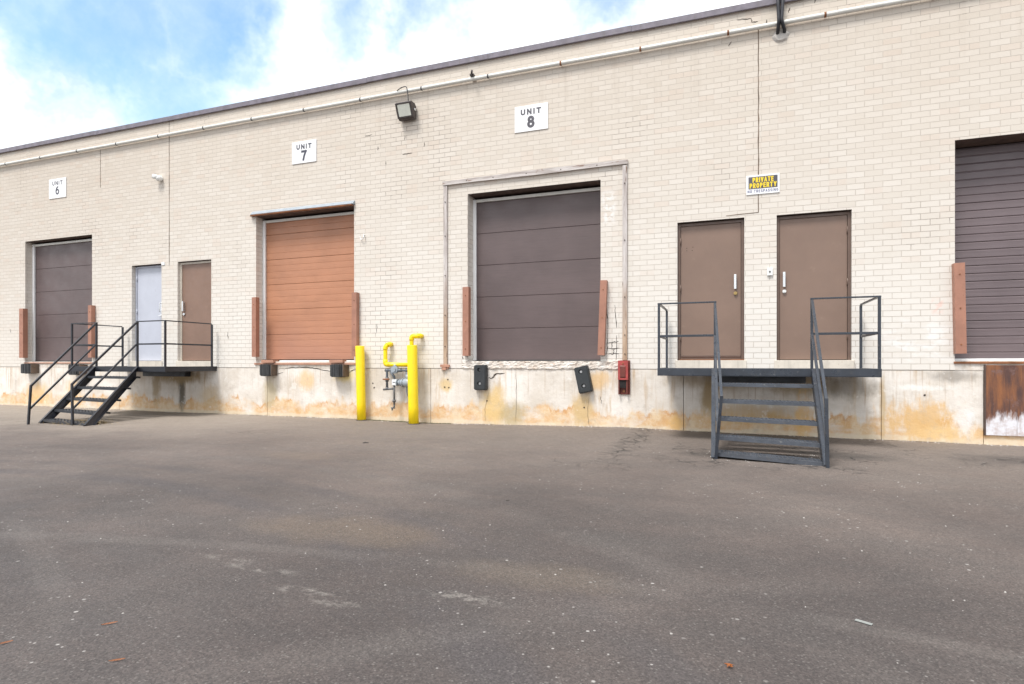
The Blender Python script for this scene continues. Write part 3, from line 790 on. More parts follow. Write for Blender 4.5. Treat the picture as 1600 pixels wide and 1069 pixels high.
# --- personnel doors
def man_door(a, b, t, m, fm, hinge, pull, lock, kick=False, d=.075, lab=None, frame=.042):
    z0 = 1.100
    mb = MB()
    mb.box(a+frame+.004, b-frame-.004, d+.004, d+.045, z0+.008, t-frame-.012, .002)
    dr = mb.build('door', m, bld)
    if lab: dr['label'] = lab
    mb = MB()
    for x0, x1 in ((a+.003, a+frame), (b-frame, b-.003)): mb.box(x0, x1, d-.016, d+.06, z0, t-.012, .003)
    mb.box(a+frame, b-frame, d-.0155, d+.06, t-.012-frame, t-.0125, .003)
    mb.build('door_frame', fm, dr)
    hx = a+frame+.002 if hinge < 0 else b-frame-.002
    for hz in (z0+.28, z0+1.05, z0+1.78):
        MB().tube([(hx, d-.010, hz), (hx, d-.010, hz+.11)], .009, 8).build('hinge', fm, dr)
    hx = b-frame-.085 if hinge < 0 else a+frame+.06
    mb = MB()
    if pull == 'loop':
        mb.tube(bend([(hx, d+.004, 2.37), (hx, d-.045, 2.37), (hx, d-.045, 2.18), (hx, d+.004, 2.18)], .02), .009, 8)
        mb.box(hx-.02, hx+.02, d-.002, d+.004, 2.15, 2.40)
    else:
        mb.box(hx-.017, hx+.017, d-.050, d-.030, 2.165, 2.385, .005); mb.box(hx-.01, hx+.01, d-.03, d+.004, 2.345, 2.372); mb.box(hx-.01, hx+.01, d-.03, d+.004, 2.178, 2.205)
    mb.build('door_handle', 'silver', dr)
    mb = MB().tube([(hx+.005, d+.004, 2.105), (hx+.005, d-.022, 2.105)], .026, 14)
    mb.tube([(hx+.005, d-.020, 2.105), (hx+.005, d-.030, 2.105)], .013, 10)
    mb.build('lock', lock, dr)
    if pull == 'loop':
        MB().box(hx-.05, hx+.045, d-.045, d-.03, 2.085, 2.105, .004).build('lever', 'silver', dr)
    if kick:
        MB().box(a+frame+.01, b-frame-.01, d-.014, d+.006, 1.150, 1.175, .003).build('door_sweep', fm, dr)
        MB().box(a+.03, b, d-.09, d+.01, 1.10, 1.112).build('threshold', 'rust', dr)
    return dr
man_door(*OPEN[3], 'door_grey', 'door_grey', -1, 'loop', 'silver', d=.10, lab='pale grey steel door')
man_door(*OPEN[4], 'door_brown_far', 'cream_paint', 1, 'bar', 'silver', d=.075, lab='brown steel door in a cream frame at left landing')
dA = man_door(*OPEN[7], 'door_brown', 'door_frame_brown', -1, 'bar', 'brass', True, lab='brown steel door with brass lock, hinged left')
man_door(*OPEN[8], 'door_brown', 'door_frame_brown', 1, 'bar', 'plastic_white', lab='brown steel door with white lock, hinged right')
MB().box(-11.595, -11.50, -.012, .0, 3.18, 3.245, .003).build('patch_plate', 'white_paint', bld)
for (px, pz) in ((-.62, 2.83), (-.53, 2.84), (-.62, 2.79), (-.54, 2.79)):
    MB().tube([(px, .082, pz), (px, .077, pz)], .006, 8).build('screw_hole', 'dark_gap', dA)

# ------------------------------------------------------------------ fixtures on the wall
# conduit along the parapet
cnd = thing('conduit_pipe', 'long off-white conduit pipe with rusty couplings running high along the brick wall', 'conduit', (-6, -.05, 5.97))
mb = MB(); px = [XL+.5+.6*i for i in range(88)]
pts = [(X, -.055, 5.972+.010*mn.noise(Vector((X*.35, 0, 0)))-(.0)) for X in px]
mb.tube(pts, .033, 14); mb.build('pipe', 'conduit', cnd)
X = -1.308-1.288*20
while X < 14:
    if X > -37:
        zc = 5.972+.010*mn.noise(Vector((X*.35, 0, 0)))
        MB().tube([(X-.014, -.055, zc), (X+.014, -.055, zc)], .037, 14).build('coupling', 'rust' if (X > -3 or random.random() < .3) else 'pipe_grey', cnd)
    X += 1.288
tag(MB().box(-4.21, -4.14, -.11, -.02, 6.012, 6.05, .006).tube([(-4.18, -.1, 6.03), (-4.13, -.19, 6.05)], .018, 8).build('cable_clip', 'lamp_body'),
    'small dark fitting perched on the conduit left of the UNIT 8 sign', 'fitting')

# floodlight
fl = thing('floodlight', 'dark brown floodlight with a pale lens under the conduit, left of the UNIT 8 sign', 'lamp', (-5.42, 0, 5.6))
x0, x1 = -5.615, -5.300
prof = [(-.02, 5.45), (-.085, 5.438), (-.125, 5.465), (-.225, 5.695), (-.215, 5.715), (-.08, 5.72), (-.02, 5.68)]
MB().prism(prof, 'x', x0, x1, .008).build('housing', 'lamp_body', fl)
a_ = Vector((0, -.125, 5.465)); b_ = Vector((0, -.225, 5.695)); dr_ = (b_-a_).normalized(); nn = Vector((0, -dr_.z, dr_.y))
if nn.y > 0: nn = -nn
mb = MB(); 
def fq(u0, u1, t0, t1, o0, o1):
    L = (b_-a_).length
    P = [a_+dr_*(L*t)+nn*o for t, o in ((t0, o0), (t1, o0), (t1, o1), (t0, o1))]
    mb.prism([(p.y, p.z) for p in P], 'x', u0, u1)
fq(x0+.035, x1-.035, .10, .90, .001, .010)
mb.build('lens', 'lamp_glass', fl)
mb = MB()
for (u0, u1, t0, t1) in ((x0, x1, .0, .09), (x0, x1, .91, 1.0), (x0, x0+.033, .09, .91), (x1-.033, x1, .09, .91)): fq(u0, u1, t0, t1, .0, .014)
mb.build('bezel', 'lamp_body', fl)
MB().tube([(x1-.005, -.09, 5.60), (x1+.018, -.09, 5.60)], .022, 10).build('knuckle_bolt', 'silver', fl)
MB().box(-5.50, -5.34, -.04, 0, 5.47, 5.66, .004).build('wall_bracket', 'lamp_body', fl)
mb = MB(); mb.tube(bend([(-5.42, -.10, 5.715), (-5.425, -.10, 5.86), (-5.45, -.11, 6.035), (-5.56, -.10, 6.035), (-5.66, -.09, 5.995)], .045), .008, 8)
mb.build('power_cable', 'cable_black', fl)

# unit signs
def unit_sign(n, x0, x1, z0, z1, tx, bold, ink, label):
    s = thing('unit_sign', label, 'sign', ((x0+x1)/2, 0, (z0+z1)/2))
    MB().box(x0, x1, -.014, -.003, z0, z1, .0015).build('sign_panel', 'sign_white', s)
    w_ = x1-x0; c = (x0+x1)/2+tx; y = -.0145
    text('UNIT', c-.18, c+.18, z1-.158, z1-.060, y, ink, s, bold, gap=.62)
    text(n, c-.066, c+.066, z1-.385, z1-.182, y, ink, s, bold*.92, 'numeral')
    for X in (x0+.055, x1-.055): MB().tube([(X, -.013, (z0+z1)/2), (X, -.019, (z0+z1)/2)], .008, 8).build('screw', 'silver', s)
unit_sign('6', -15.251, -14.652, 4.968, 5.432, .0, .20, 'sign_black', 'white UNIT 6 sign on the brick above the far left dock door')
unit_sign('7', -8.080, -7.500, 4.960, 5.390, .0, .24, 'sign_black', 'white UNIT 7 sign on the brick above the orange dock door')
unit_sign('8', -3.417, -2.829, 4.952, 5.388, -.005, .25, 'sign_faded_black', 'white UNIT 8 sign on the brick above the wood-framed dock door')
# private property sign
s = thing('warning_sign', 'white sign with yellow lettering on black, PRIVATE PROPERTY, between the two right-hand doors', 'sign', (.456, 0, 3.68))
MB().box(.232, .682, -.013, -.003, 3.542, 3.825, .0015).build('sign_panel', 'sign_white', s)
MB().box(.262, .655, -.0150, -.0132, 3.622, 3.800).build('black_panel', 'sign_faded_black', s)
text('PRIVATE', .318, .602, 3.716, 3.788, -.0155, 'sign_yellow', s, .20, gap=.26)
text('PROPERTY', .278, .642, 3.633, 3.706, -.0155, 'sign_yellow', s, .20, gap=.26)
text('NO TRESPASSING', .250, .664, 3.566, 3.608, -.0135, 'sign_blue', s, .15, gap=.42)

# door bell, camera, ring
s = thing('doorbell', 'small white doorbell button box on brick between the two right-hand doors', 'doorbell', (.55, 0, 2.39))
MB().box(.515, .590, -.028, -.002, 2.335, 2.445, .005).build('bell_box', 'plastic_white', s)
MB().tube([(.551, -.027, 2.392), (.551, -.036, 2.392)], .013, 12).build('button', 'pipe_grey', s)
s = thing('security_camera', 'small white security camera on the brick between UNIT 6 and UNIT 7 signs', 'camera', (-11.7, 0, 5.12))
MB().tube([(-11.60, -.002, 5.06), (-11.60, -.04, 5.06)], .055, 16).build('mount', 'plastic_white', s)
mb = MB().tube([(-11.60, -.08, 5.07), (-11.70, -.12, 5.095)], .05, 16); mb.ball((-11.60, -.065, 5.055), .065)
mb.build('camera_body', 'plastic_white', s)
MB().tube([(-11.699, -.1196, 5.0947), (-11.711, -.1244, 5.0977)], .034, 12).build('camera_lens', 'cable_black', s)
mb = MB(); mb.tube([(-6.44+.045*math.cos(t), -.02-.004*t, 3.41+.045*math.sin(t)) for t in [math.pi*.85+i*math.pi*1.25/14 for i in range(15)]], .007, 8)
mb.tube([(-6.405, -.002, 3.44), (-6.40, -.05, 3.45)], .009, 8)
tag(mb.build('wall_hook', 'silver'), 'small curved metal hook on the brick just right of the orange door head', 'hook')

# cables over the parapet with mortar patch
s = thing('cable_drop', 'pair of thick black cables hanging over the parapet into a mortar patch', 'cable', (.69, 0, 6.0))
for X0, X1, X2 in ((.655, .665, .655), (.715, .700, .745)):
    MB().tube(bend([(X0, .12, 6.42), (X0, -.09, 6.415), (X0, -.115, 6.25), (X1, -.125, 5.98), (X2, -.06, 5.862), (X2, .0, 5.845)], .04), .024, 10).build('cable', 'cable_black', s)
MB().box(.635, .735, -.075, -.05, 6.26, 6.43, .006).build('cable_clamp', 'cable_black', s)
b2 = bmesh.new(); cv = b2.verts.new((.70, -.035, 5.82)); ring = []; ring0 = []
for k in range(26):
    t = 2*math.pi*k/26; rr = .105*(1+.22*mn.noise(Vector((math.cos(t)*1.5, math.sin(t)*1.5, 2))))
    ring.append(b2.verts.new((.70+rr*.75*math.cos(t), -.026, 5.815+rr*.65*math.sin(t)))); ring0.append(b2.verts.new((.70+rr*math.cos(t)*1.1, -.002, 5.815+rr*.85*math.sin(t))))
for k in range(26): b2.faces.new((cv, ring[k], ring[(k+1) % 26])); b2.faces.new((ring[k], ring0[k], ring0[(k+1) % 26], ring[(k+1) % 26]))
m_ = MB(); m_.b.free(); m_.b = b2; m_.build('mortar_patch', 'mortar_patch', s)

# wooden frame round unit 8
fr = thing('wooden_frame', 'weathered grey timber surround framing the unit 8 dock door', 'frame', (-3.13, 0, 1.0))
MB().box(-4.752, -4.682, -.034, -.001, 1.02, 4.19, .004).build('side_board', 'weathered_wood', fr)
MB().box(-1.594, -1.520, -.034, -.001, 1.10, 4.192, .004).build('side_board', 'weathered_wood', fr)
b2 = MB(); n_s = 24
for i in range(n_s):
    pass
pts_t = []; pts_b = []
for i in range(41):
    X = -4.765+(3.255)*i/40; t = i/40
    pts_b.append((X, 4.194+.004*math.sin(t*9)+.010*t)); pts_t.append((X, 4.262+.010*t+.006*mn.noise(Vector((X*2, 3, 0)))+.012*math.sin(math.pi*t)))
b2.prism(pts_b+pts_t[::-1], 'y', -.044, -.001); b2.build('top_board', 'weathered_top', fr)
for X, Z in [(-4.715, z_) for z_ in (1.35, 1.9, 2.6, 3.3, 3.9)]+[(-1.555, z_) for z_ in (1.2, 1.5, 2.1, 3.0, 3.9)]+[(x_, 4.235) for x_ in (-4.3, -3.8, -3.2, -2.6, -2.0)]:
    MB().tube([(X, -.030, Z), (X, -.047, Z)], .009, 8).build('nail', 'crack', fr)
mb = MB(); mb.box(-4.81, -4.63, -.05, -.012, .985, 1.03, .004); mb.box(-4.78, -4.70, -.045, -.013, .93, .985, .004); mb.box(-4.695, -4.655, -.035, -.013, .955, .985, .003)
mb.build('foot_bracket', 'salmon_steel', fr)

# head flashing over unit 7
s = thing('door_head_flashing', 'bent steel flashing with a rusty lip above the orange dock door', 'flashing', (-7.83, 0, 4.05))
MB().prism([(-.002, 4.045), (-.060, 4.040), (-.066, 4.052), (-.012, 4.118), (-.002, 4.118)], 'x', -9.075, -6.625).build('flashing_strip', 'meter_light', s)
MB().prism([(-.002, 4.022), (-.085, 4.016), (-.088, 4.036), (-.002, 4.040)], 'x', -9.06, -6.65).build('rusty_lip', 'rust', s)
MB().box(-9.105, -9.07, -.07, -.002, 4.02, 4.055, .004).build('broken_end', 'cream_paint', s)

# corner guards
def guard(a, w_, lean, label, d=.10, z0=1.18, z1=2.375):
    o = thing('corner_guard', label, 'corner guard', (a, 0, z0), 'steel corner guards beside the dock openings')
    M = Matrix.Translation((a+w_/2, 0, z1)) @ Matrix.Rotation(lean, 4, 'Y') @ Matrix.Translation((-(a+w_/2), 0, -z1))
    prof = [(a, -.003), (a, -d), (a+w_, -d), (a+w_, -.003), (a+w_-.009, -.003), (a+w_-.009, -d+.009), (a+.009, -d+.009), (a+.009, -.003)]
    MB().prism(prof, 'z', z0, z1, .002, M).build('channel', 'guard', o)
    mb = MB()
    for z in (z0+.12, (z0+z1)/2, z1-.15): mb.tube([(a+w_/2, -d+.002, z), (a+w_/2, -d-.006, z)], .010, 8, True)
    m2 = mb; bmesh.ops.transform(m2.b, matrix=M, verts=m2.b.verts); m2.build('bolt', 'rust', o)
guard(-16.185, .145, 0, 'red-brown steel corner guard left of the far left dock door', .11)
guard(-13.775, .11, 0, 'red-brown steel corner guard right of the far left dock door', .10)
guard(-9.005, .105, 0, 'red-brown steel corner guard left of the orange dock door', .10)
guard(-6.628, .105, 0, 'red-brown steel corner guard right of the orange dock door', .10)
guard(-4.350, .115, 0, 'red-brown steel corner guard left of the unit 8 door')
guard(-1.935, .105, R(2.1), 'red-brown steel corner guard leaning inward right of the unit 8 door')
guard(2.775, .12, R(-1.0), 'scuffed red-brown steel corner guard left of the rightmost dock door', .10)

# laminated bumpers
def lam_bumper(a, b, z0, z1, label, d=.20):
    o = thing('dock_bumper', label, 'dock bumper', ((a+b)/2, 0, z0), 'worn laminated rubber dock bumpers')
    mb = MB(); nl = 11; k = (b-a-.03)/nl
    for i in range(nl):
        e = .018*random.random(); t = min(i, nl-1-i); cut = .030 if t == 0 else (.012 if t == 1 else 0)
        mb.box(a+.012+i*k, a+.012+(i+.93)*k, -d+e+cut, -.012, z0+cut*.7+.008*random.random(), z1-cut*.6-.008*random.random(), .004)
    mb.build('rubber_pad', 'rubber', o)
    MB().box(b-.016, b, -d+.03, -.004, z0+.01, z1-.01, .003).build('end_plate', 'bumper_side', o)
    MB().box(a, a+.010, -d+.06, -.004, z0+.03, z1-.03, .003).build('end_plate', 'bumper_side', o)
    MB().tube([(a-.008, -.10, (z0+z1)/2), (b+.008, -.10, (z0+z1)/2)], .009, 8).build('rod', 'rust', o)
lam_bumper(-8.755, -8.445, .795, 1.035, 'cracked black dock bumper at lower left corner of the orange door')
lam_bumper(-7.075, -6.755, .79, 1.035, 'chipped black dock bumper under the orange door, beside the yellow bollard', .21)
lam_bumper(-16.03, -15.62, .80, 1.04, 'worn black dock bumper below the left end of the far left dock', .21)
lam_bumper(-14.33, -13.93, .78, 1.03, 'black dock bumper of the far left dock, half hidden behind the stair', .21)

# moulded flat bumpers
def flat_bumper(cx, cz, w_, h_, rot, label, rot2=0):
    o = thing('dock_bumper', label, 'dock bumper', (cx, 0, cz), 'flat moulded rubber dock bumpers')
    M = Matrix.Translation((cx, 0, cz)) @ Matrix.Rotation(rot, 4, 'Y')
    b2 = bmesh.new(); bmesh.ops.create_cube(b2, size=1)
    for v in b2.verts:
        v.co = Vector((v.co.x*w_*(1 if v.co.y > 0 else .93), -.062+v.co.y*.10, v.co.z*h_*(1 if v.co.y > 0 else .96)))
    bmesh.ops.bevel(b2, geom=b2.edges[:], offset=.012, segments=2, affect='EDGES')
    mb = MB(); mb._merge(b2, M); pad = mb.build('rubber_pad', 'rubber_flat', o)
    # real countersunk bolt holes
    cut = MB()
    for dz in (.30, -.235):
        c0 = M @ Vector((-.012, -.20, dz*h_)); c1 = M @ Vector((-.012, -.055, dz*h_)); cut.tube([c0, c1], .036, 20)
    cu = cut.build('cutter', 'dark_gap')
    md = pad.modifiers.new('b', 'BOOLEAN'); md.operation = 'DIFFERENCE'; md.object = cu; md.solver = 'EXACT'
    bpy.context.view_layer.update(); dg = bpy.context.evaluated_depsgraph_get()
    me = bpy.data.meshes.new_from_object(pad.evaluated_get(dg)); pad.modifiers.clear(); pad.data = me
    bpy.data.objects.remove(cu)
    for dz in (.30, -.235):
        c = M @ Vector((-.012, -.058, dz*h_)); MB().tube([c, c+Vector((0, -.020, 0))], .023, 6).build('bolt', 'bolt_metal' if dz < 0 or rot else 'pipe_grey', o)
flat_bumper(-4.022, .806, .235, .44, R(0), 'upright flat black dock bumper with two bolt holes under unit 8 door')
flat_bumper(-2.215, .790, .235, .435, R(-12), 'tilted flat black dock bumper hanging askew under unit 8 door')

# red lock box
o = thing('dock_lock_bracket', 'battered red steel bracket on the wall at the foot of the timber surround', 'bracket', (-1.55, 0, .8))
mb = MB(); mb.box(-1.640, -1.475, -.022, -.010, .56, 1.098, .003)
mb.build('back_plate', 'dark_red', o)
mb = MB(); mb.prism([(-1.655, -.09), (-1.50, -.09), (-1.50, -.020), (-1.515, -.020), (-1.515, -.078), (-1.640, -.078), (-1.640, -.02), (-1.655, -.02)], 'z', .79, 1.095, .002)
mb.build('channel', 'red_paint', o)
MB().prism([(-.078, .80), (-.10, .84), (-.10, 1.0), (-.085, 1.03)], 'x', -1.62, -1.535, .002).build('latch', 'dark_red', o)
MB().box(-1.632, -1.528, -.07, -.024, .665, .79).build('hollow', 'dark_gap', o)
MB().box(-1.652, -1.632, -.075, -.012, .56, .79, .002).build('side_cheek', 'dark_red', o)
MB().box(-1.526, -1.506, -.075, -.012, .56, .79, .002).build('side_cheek', 'dark_red', o)
mb = MB(); mb.tube([(-1.575, -.088, 1.05), (-1.575, -.102, 1.05)], .012, 8); mb.tube([(-1.57, -.020, .61), (-1.57, -.034, .61)], .02, 8); mb.build('bolt', 'rust', o)

# ------------------------------------------------------------------ bollards and gas service
def bollard(x, y, top, r, lean, label):
    g0 = zg(x, y)
    o = thing('bollard', label, 'bollard', (x, y, g0), 'yellow bollards guarding the gas meter')
    pts = [(x+lean*(top-z), y, z) for z in (g0-.05, g0+.3, top-.012)]+[(x, y, top-.003), (x, y, top)]
    MB().tube(pts, r, 28, True, [r, r, r, r*.97, r*.90]).build('post', 'yellow', o)
    mb = MB(); k = 30; b2 = mb.b; A = []; B = []
    xb = x+lean*top
    for i in range(k):
        t = 2*math.pi*i/k; q = r*(1.25+.25*mn.noise(Vector((math.cos(t)*2, math.sin(t)*2, x))))
        A.append(b2.verts.new((xb+r*.9*math.cos(t), y+r*.9*math.sin(t), g0+.018))); B.append(b2.verts.new((xb+q*math.cos(t), y+q*math.sin(t), g0-.004)))
    for i in range(k): b2.faces.new((A[i], A[(i+1) % k], B[(i+1) % k], B[i]))
    mb.build('collar', 'dark_stone', o)
bollard(-6.418, -.14, 1.372, .083, .026, 'yellow steel bollard left of the gas meter')
bollard(-5.250, -.26, 1.372, .090, .022, 'yellow steel bollard in front of the right side of the gas meter')

gp = thing('gas_pipe', 'bright yellow gas pipe rising from the wall behind the right bollard', 'pipe', (-5.6, 0, 1.0))
mb = MB().tube(bend([(-5.83, .0, 1.398), (-5.83, -.10, 1.398), (-5.885, -.12, 1.36), (-5.885, -.12, 1.03), (-5.30, -.12, 1.022)], .045), .037, 16)
mb.build('branch_pipe', 'yellow', gp)
mb = MB()
for c, a in (((-5.875, -.12, 1.04), 0),):
    mb.tube(bend([(-5.885, -.12, 1.12), (-5.885, -.12, 1.03), (-5.80, -.12, 1.029)], .045), .044, 16)
mb.tube(bend([(-5.83, -.02, 1.398), (-5.83, -.10, 1.398), (-5.885, -.12, 1.36), (-5.885, -.12, 1.30)], .045), .044, 16)
mb.build('elbow', 'yellow', gp)
mb = MB().tube(bend([(-5.195, .0, 1.540), (-5.20, -.11, 1.540), (-5.335, -.13, 1.535), (-5.335, -.13, .62)], .045), .037, 16)
mb.build('riser_pipe', 'yellow', gp)
MB().tube(bend([(-5.195, -.05, 1.540), (-5.20, -.11, 1.540), (-5.335, -.13, 1.535), (-5.335, -.13, 1.46)], .045), .045, 16).build('elbow', 'yellow', gp)

gm = thing('gas_meter_set', 'grey gas meter with regulator, valves and thin pipes between the yellow bollards', 'gas meter', (-5.6, 0, .6))
Y = -.16
def T(pts, r, m, name, seg=12, b_=.025): MB().tube(bend([(p[0], p[2] if len(p) > 2 else Y, p[1]) for p in pts], b_), r, seg).build(name, m, gm)
T([(-5.825, .60), (-5.825, .925), (-5.40, .925), (-5.40, .76)], .022, 'meter_grey', 'inlet_pipe')
T([(-5.40, .90), (-5.40, .70)], .036, 'meter_grey', 'union')
T([(-5.62, .925), (-5.52, .925)], .032, 'meter_grey', 'union')
T([(-5.43, .925), (-5.37, .925)], .034, 'meter_grey', 'union')
mb = MB().tube([(-5.66, Y-.035, .935), (-5.66, Y+.035, .935)], .068, 20); mb.tube([(-5.66, Y, .98), (-5.66, Y, 1.03)], .026, 12); mb.tube([(-5.66, Y-.06, .935), (-5.66, Y-.035, .935)], .04, 16)
mb.build('regulator', 'meter_light', gm)
T([(-5.745, .90), (-5.665, .785)], .024, 'meter_grey', 'relief_arm')
T([(-5.665, .80), (-5.665, .745)], .016, 'meter_grey', 'relief_arm')
# meter body, flanged
mb = MB()
mb.tube([(-5.60, Y, .705), (-5.57, Y, .705), (-5.53, Y, .705), (-5.47, Y, .705), (-5.40, Y, .705), (-5.30, Y, .705)], .06, 20, True, [.036, .040, .058, .074, .080, .080])
mb.tube([(-5.395, Y, .75), (-5.395, Y, .85)], .040, 16)
mb.build('meter_body', 'meter_light', gm)
for X in (-5.605, -5.545, -5.48): MB().tube([(X-.008, Y, .705), (X+.008, Y, .705)], .062 if X < -5.5 else .084, 18).build('flange', 'meter_light', gm)
MB().box(-5.705, -5.615, Y-.035, Y+.03, .655, .760, .006).build('index_box', 'white_paint', gm)
MB().box(-5.685, -5.635, Y-.037, Y-.0345, .703, .716).build('index_window', 'cable_black', gm)
mb = MB()
for i in range(8):
    t = 2*math.pi*i/8; mb.tube([(-5.495, Y+.07*math.cos(t), .705+.07*math.sin(t)), (-5.462, Y+.07*math.cos(t), .705+.07*math.sin(t))], .008, 6)
mb.build('flange_bolts', 'pipe_grey', gm)
T([(-5.395, .66), (-5.395, .56), (-5.37, .47), (-5.30, .435)], .034, 'meter_grey', 'outlet_pipe')
T([(-5.90, .575), (-5.675, .595)], .019, 'pipe_grey', 'bypass_pipe')
T([(-5.675, .70), (-5.675, .31)], .017, 'pipe_grey', 'drip_pipe')
T([(-5.675, .395), (-5.675, .350)], .032, 'pipe_grey', 'union')
T([(-5.675, .31), (-5.675, .26), (-5.72, .235), (-5.715, .20)], .015, 'pipe_grey', 'drip_pipe')
T([(-5.74, .245), (-5.66, .245)], .012, 'pipe_grey', 'valve_handle')
T([(-5.825, .80), (-5.825, .72)], .032, 'pipe_grey', 'valve')
T([(-5.89, .762, Y-.03), (-5.76, .762, Y-.03)], .014, 'rust', 'valve_handle')
T([(-5.825, .62), (-5.825, .565)], .028, 'pipe_grey', 'union')
T([(-5.86, .925), (-5.79, .925)], .028, 'meter_grey', 'union')

# ------------------------------------------------------------------ steel stairs with landing
def stair(x0, bot_str, bot_post, rail_low, m, mt, label, tz, tilt=0.0, rung=(.985, .0)):
    """x0 = left edge of landing; bottom ends given in world metres"""
    W_, Dp, Zt = 2.64, 1.20, .985
    o = thing('loading_stair', label, 'stairs', (x0+1.32, -1.2, 0), 'steel stairs with landings')
    # landing
    mb = MB(); mb.box(x0+.02, x0+W_-.02, -Dp+.02, -.006, Zt-.012, Zt-.004); 
    mb.build('deck', mt, o)
    mb = MB()
    mb.box(x0, x0+W_, -Dp-.008, -Dp+.02, Zt-.095, Zt+.004, .004)
    mb.box(x0, x0+.02, -Dp+.021, -.004, Zt-.094, Zt+.003, .003); mb.box(x0+W_-.02, x0+W_, -Dp+.021, -.004, Zt-.094, Zt+.003, .003)
    mb.box(x0, x0+W_, -Dp-.006, -Dp+.045, Zt-.1, Zt-.0955); 
    mb.build('edge_channel', m, o)
    mb = MB()
    for xx in (x0+.45, x0+1.0, x0+1.6, x0+2.15): mb.box(xx, xx+.05, -Dp+.03, -.01, Zt-.08, Zt-.0125)
    mb.box(x0+.70, x0+1.93, -.16, -.02, Zt-.215, Zt-.081, .004)
    mb.build('joists', 'stair_black', o)
    # landing posts and rails
    rail = .032
    PX = [x0+.018, x0+.74, x0+1.885, x0+W_-.022]; yf = -Dp+.015; yb = -.11; TZ = 1.852
    def post(p, q, w_=rail): MB().bar(p, q, w_, w_, .003).build('post', m, o)
    for i, X in enumerate(PX): post((X, yf, Zt), (X, yf, TZ+.0))
    for X in (PX[0], PX[3]): post((X, yb, Zt), (X, yb, TZ+.0))
    for (A, B) in ((PX[0], PX[1]), (PX[2], PX[3])):
        MB().bar((A-.018, yf, TZ+.010), (B+.018, yf, TZ+.010), rail, .020, .003).build('top_rail', m, o)
        MB().bar((A+.018, yf, TZ-.43), (B-.018, yf, TZ-.43), .014, .030, .003).build('mid_rail', m, o)
    for X in (PX[0], PX[3]):
        MB().bar((X, yf+.018, TZ+.010), (X, yb-.018, TZ+.010), rail, .020, .003).build('top_rail', m, o)
        MB().bar((X, yf+.018, TZ-.43), (X, yb-.018, TZ-.43), .014, .030, .003).build('mid_rail', m, o)
    # stringers
    tops = [(PX[1], -Dp-.012, Zt-.05), (PX[2], -Dp-.012, Zt-.05)]
    for s_, (T_, B_) in enumerate(zip(tops, bot_str)):
        b2 = bmesh.new(); hw = .085; th_ = .010
        B_ = Vector((B_[0], B_[1], zg(B_[0], B_[1])-.005)); T2 = Vector(T_)
        # parallelogram outline in the stringer plane, foot cut level with the ground
        run = .17
        P = [T2+Vector((0, 0, .045)), T2+Vector((0, 0, -.14)), B_+Vector((0, run*.9, 0)), B_, B_+Vector((0, .0, .02))]
        A = [b2.verts.new(p+Vector((th_/2, 0, 0))) for p in P]; Bv = [b2.verts.new(p-Vector((th_/2, 0, 0))) for p in P]
        b2.faces.new(A); b2.faces.new(Bv[::-1])
        for i in range(5): b2.faces.new((A[i], Bv[i], Bv[(i+1) % 5], A[(i+1) % 5]))
        mb = MB(); mb._merge(b2)
        sg = -1 if s_ == 0 else 1
        off = Vector((sg*.022, 0, 0))
        mb.bar(P[0]+off, P[4]+off, .042, .010); mb.bar(P[1]+off, P[2]+off, .042, .010)
        mb.build('stringer', m, o)
    # treads
    for i, (z, t) in enumerate(tz):
        l = Vector(tops[0]).lerp(Vector((bot_str[0][0], bot_str[0][1], 0)), t); r_ = Vector(tops[1]).lerp(Vector((bot_str[1][0], bot_str[1][1], 0)), t)
        dz = tilt*t
        zl, zr = z, z-dz
        mb = MB(); b2 = bmesh.new()
        xl, xr = l.x+.008, r_.x-.008; dp = .25
        V = []
        for (yy, zz) in ((0, 0), (dp, 0), (dp, -.035), (dp-.006, -.035), (dp-.006, -.006), (.006, -.006), (.006, -.042), (0, -.042)):
            V.append((b2.verts.new((xl, l.y+yy, zl+zz)), b2.verts.new((xr, r_.y+yy, zr+zz))))
        k = len(V)
        for a in range(k): b2.faces.new((V[a][0], V[a][1], V[(a+1) % k][1], V[(a+1) % k][0]))
        b2.faces.new([v[0] for v in V]); b2.faces.new([v[1] for v in V][::-1])
        mb._merge(b2)
        # raised anti-slip lugs
        nl = 26
        for j in range(nl):
            f0 = (j+.5)/nl; xx = xl+(xr-xl)*f0; zz = zl+(zr-zl)*f0
            for q in range(4):
                yy = l.y+(r_.y-l.y)*f0+.03+q*.055+(.027 if j % 2 else 0)
                if yy < l.y+(r_.y-l.y)*f0+dp-.02: mb.box(xx-.011, xx+.011, yy-.004, yy+.004, zz-.002, zz+.004)
        mb.build('tread', mt, o)
    # handrails and bottom posts
    for s_, X in enumerate((PX[1], PX[2])):
        top = Vector((X, yf-.028, TZ-.02)); low = Vector(rail_low[s_]); ft = Vector((bot_post[s_][0], bot_post[s_][1], 0)); ft.z = zg(ft.x, ft.y)-.01
        MB().bar(top, low, .030, .034, .003).build('handrail', m, o)
        m0 = Vector((X, yf-.028, TZ-.44)); fr_ = (low.z-.42)/(low.z-ft.z) if low.z != ft.z else .5
        lowm = low.lerp(ft, .60)
        MB().bar(m0, lowm, .030, .028, .003).build('knee_rail', m, o)
        MB().bar(low+Vector((0, 0, .012)), ft, .034, .032, .003).build('post', m, o)
    return o
tr = [(.800, .165), (.605, .37), (.410, .57), (.215, .775), (.062, .965)]
stair(-.92, [(-.150, -2.50), (.905, -2.66)], [(-.145, -2.49), (.925, -2.74)], [(-.082, -2.56, .69), (.915, -2.72, .69)], 'stair_blue', 'tread_blue',
      'blue-grey steel stair with landing below the two right-hand doors', tr, .03)
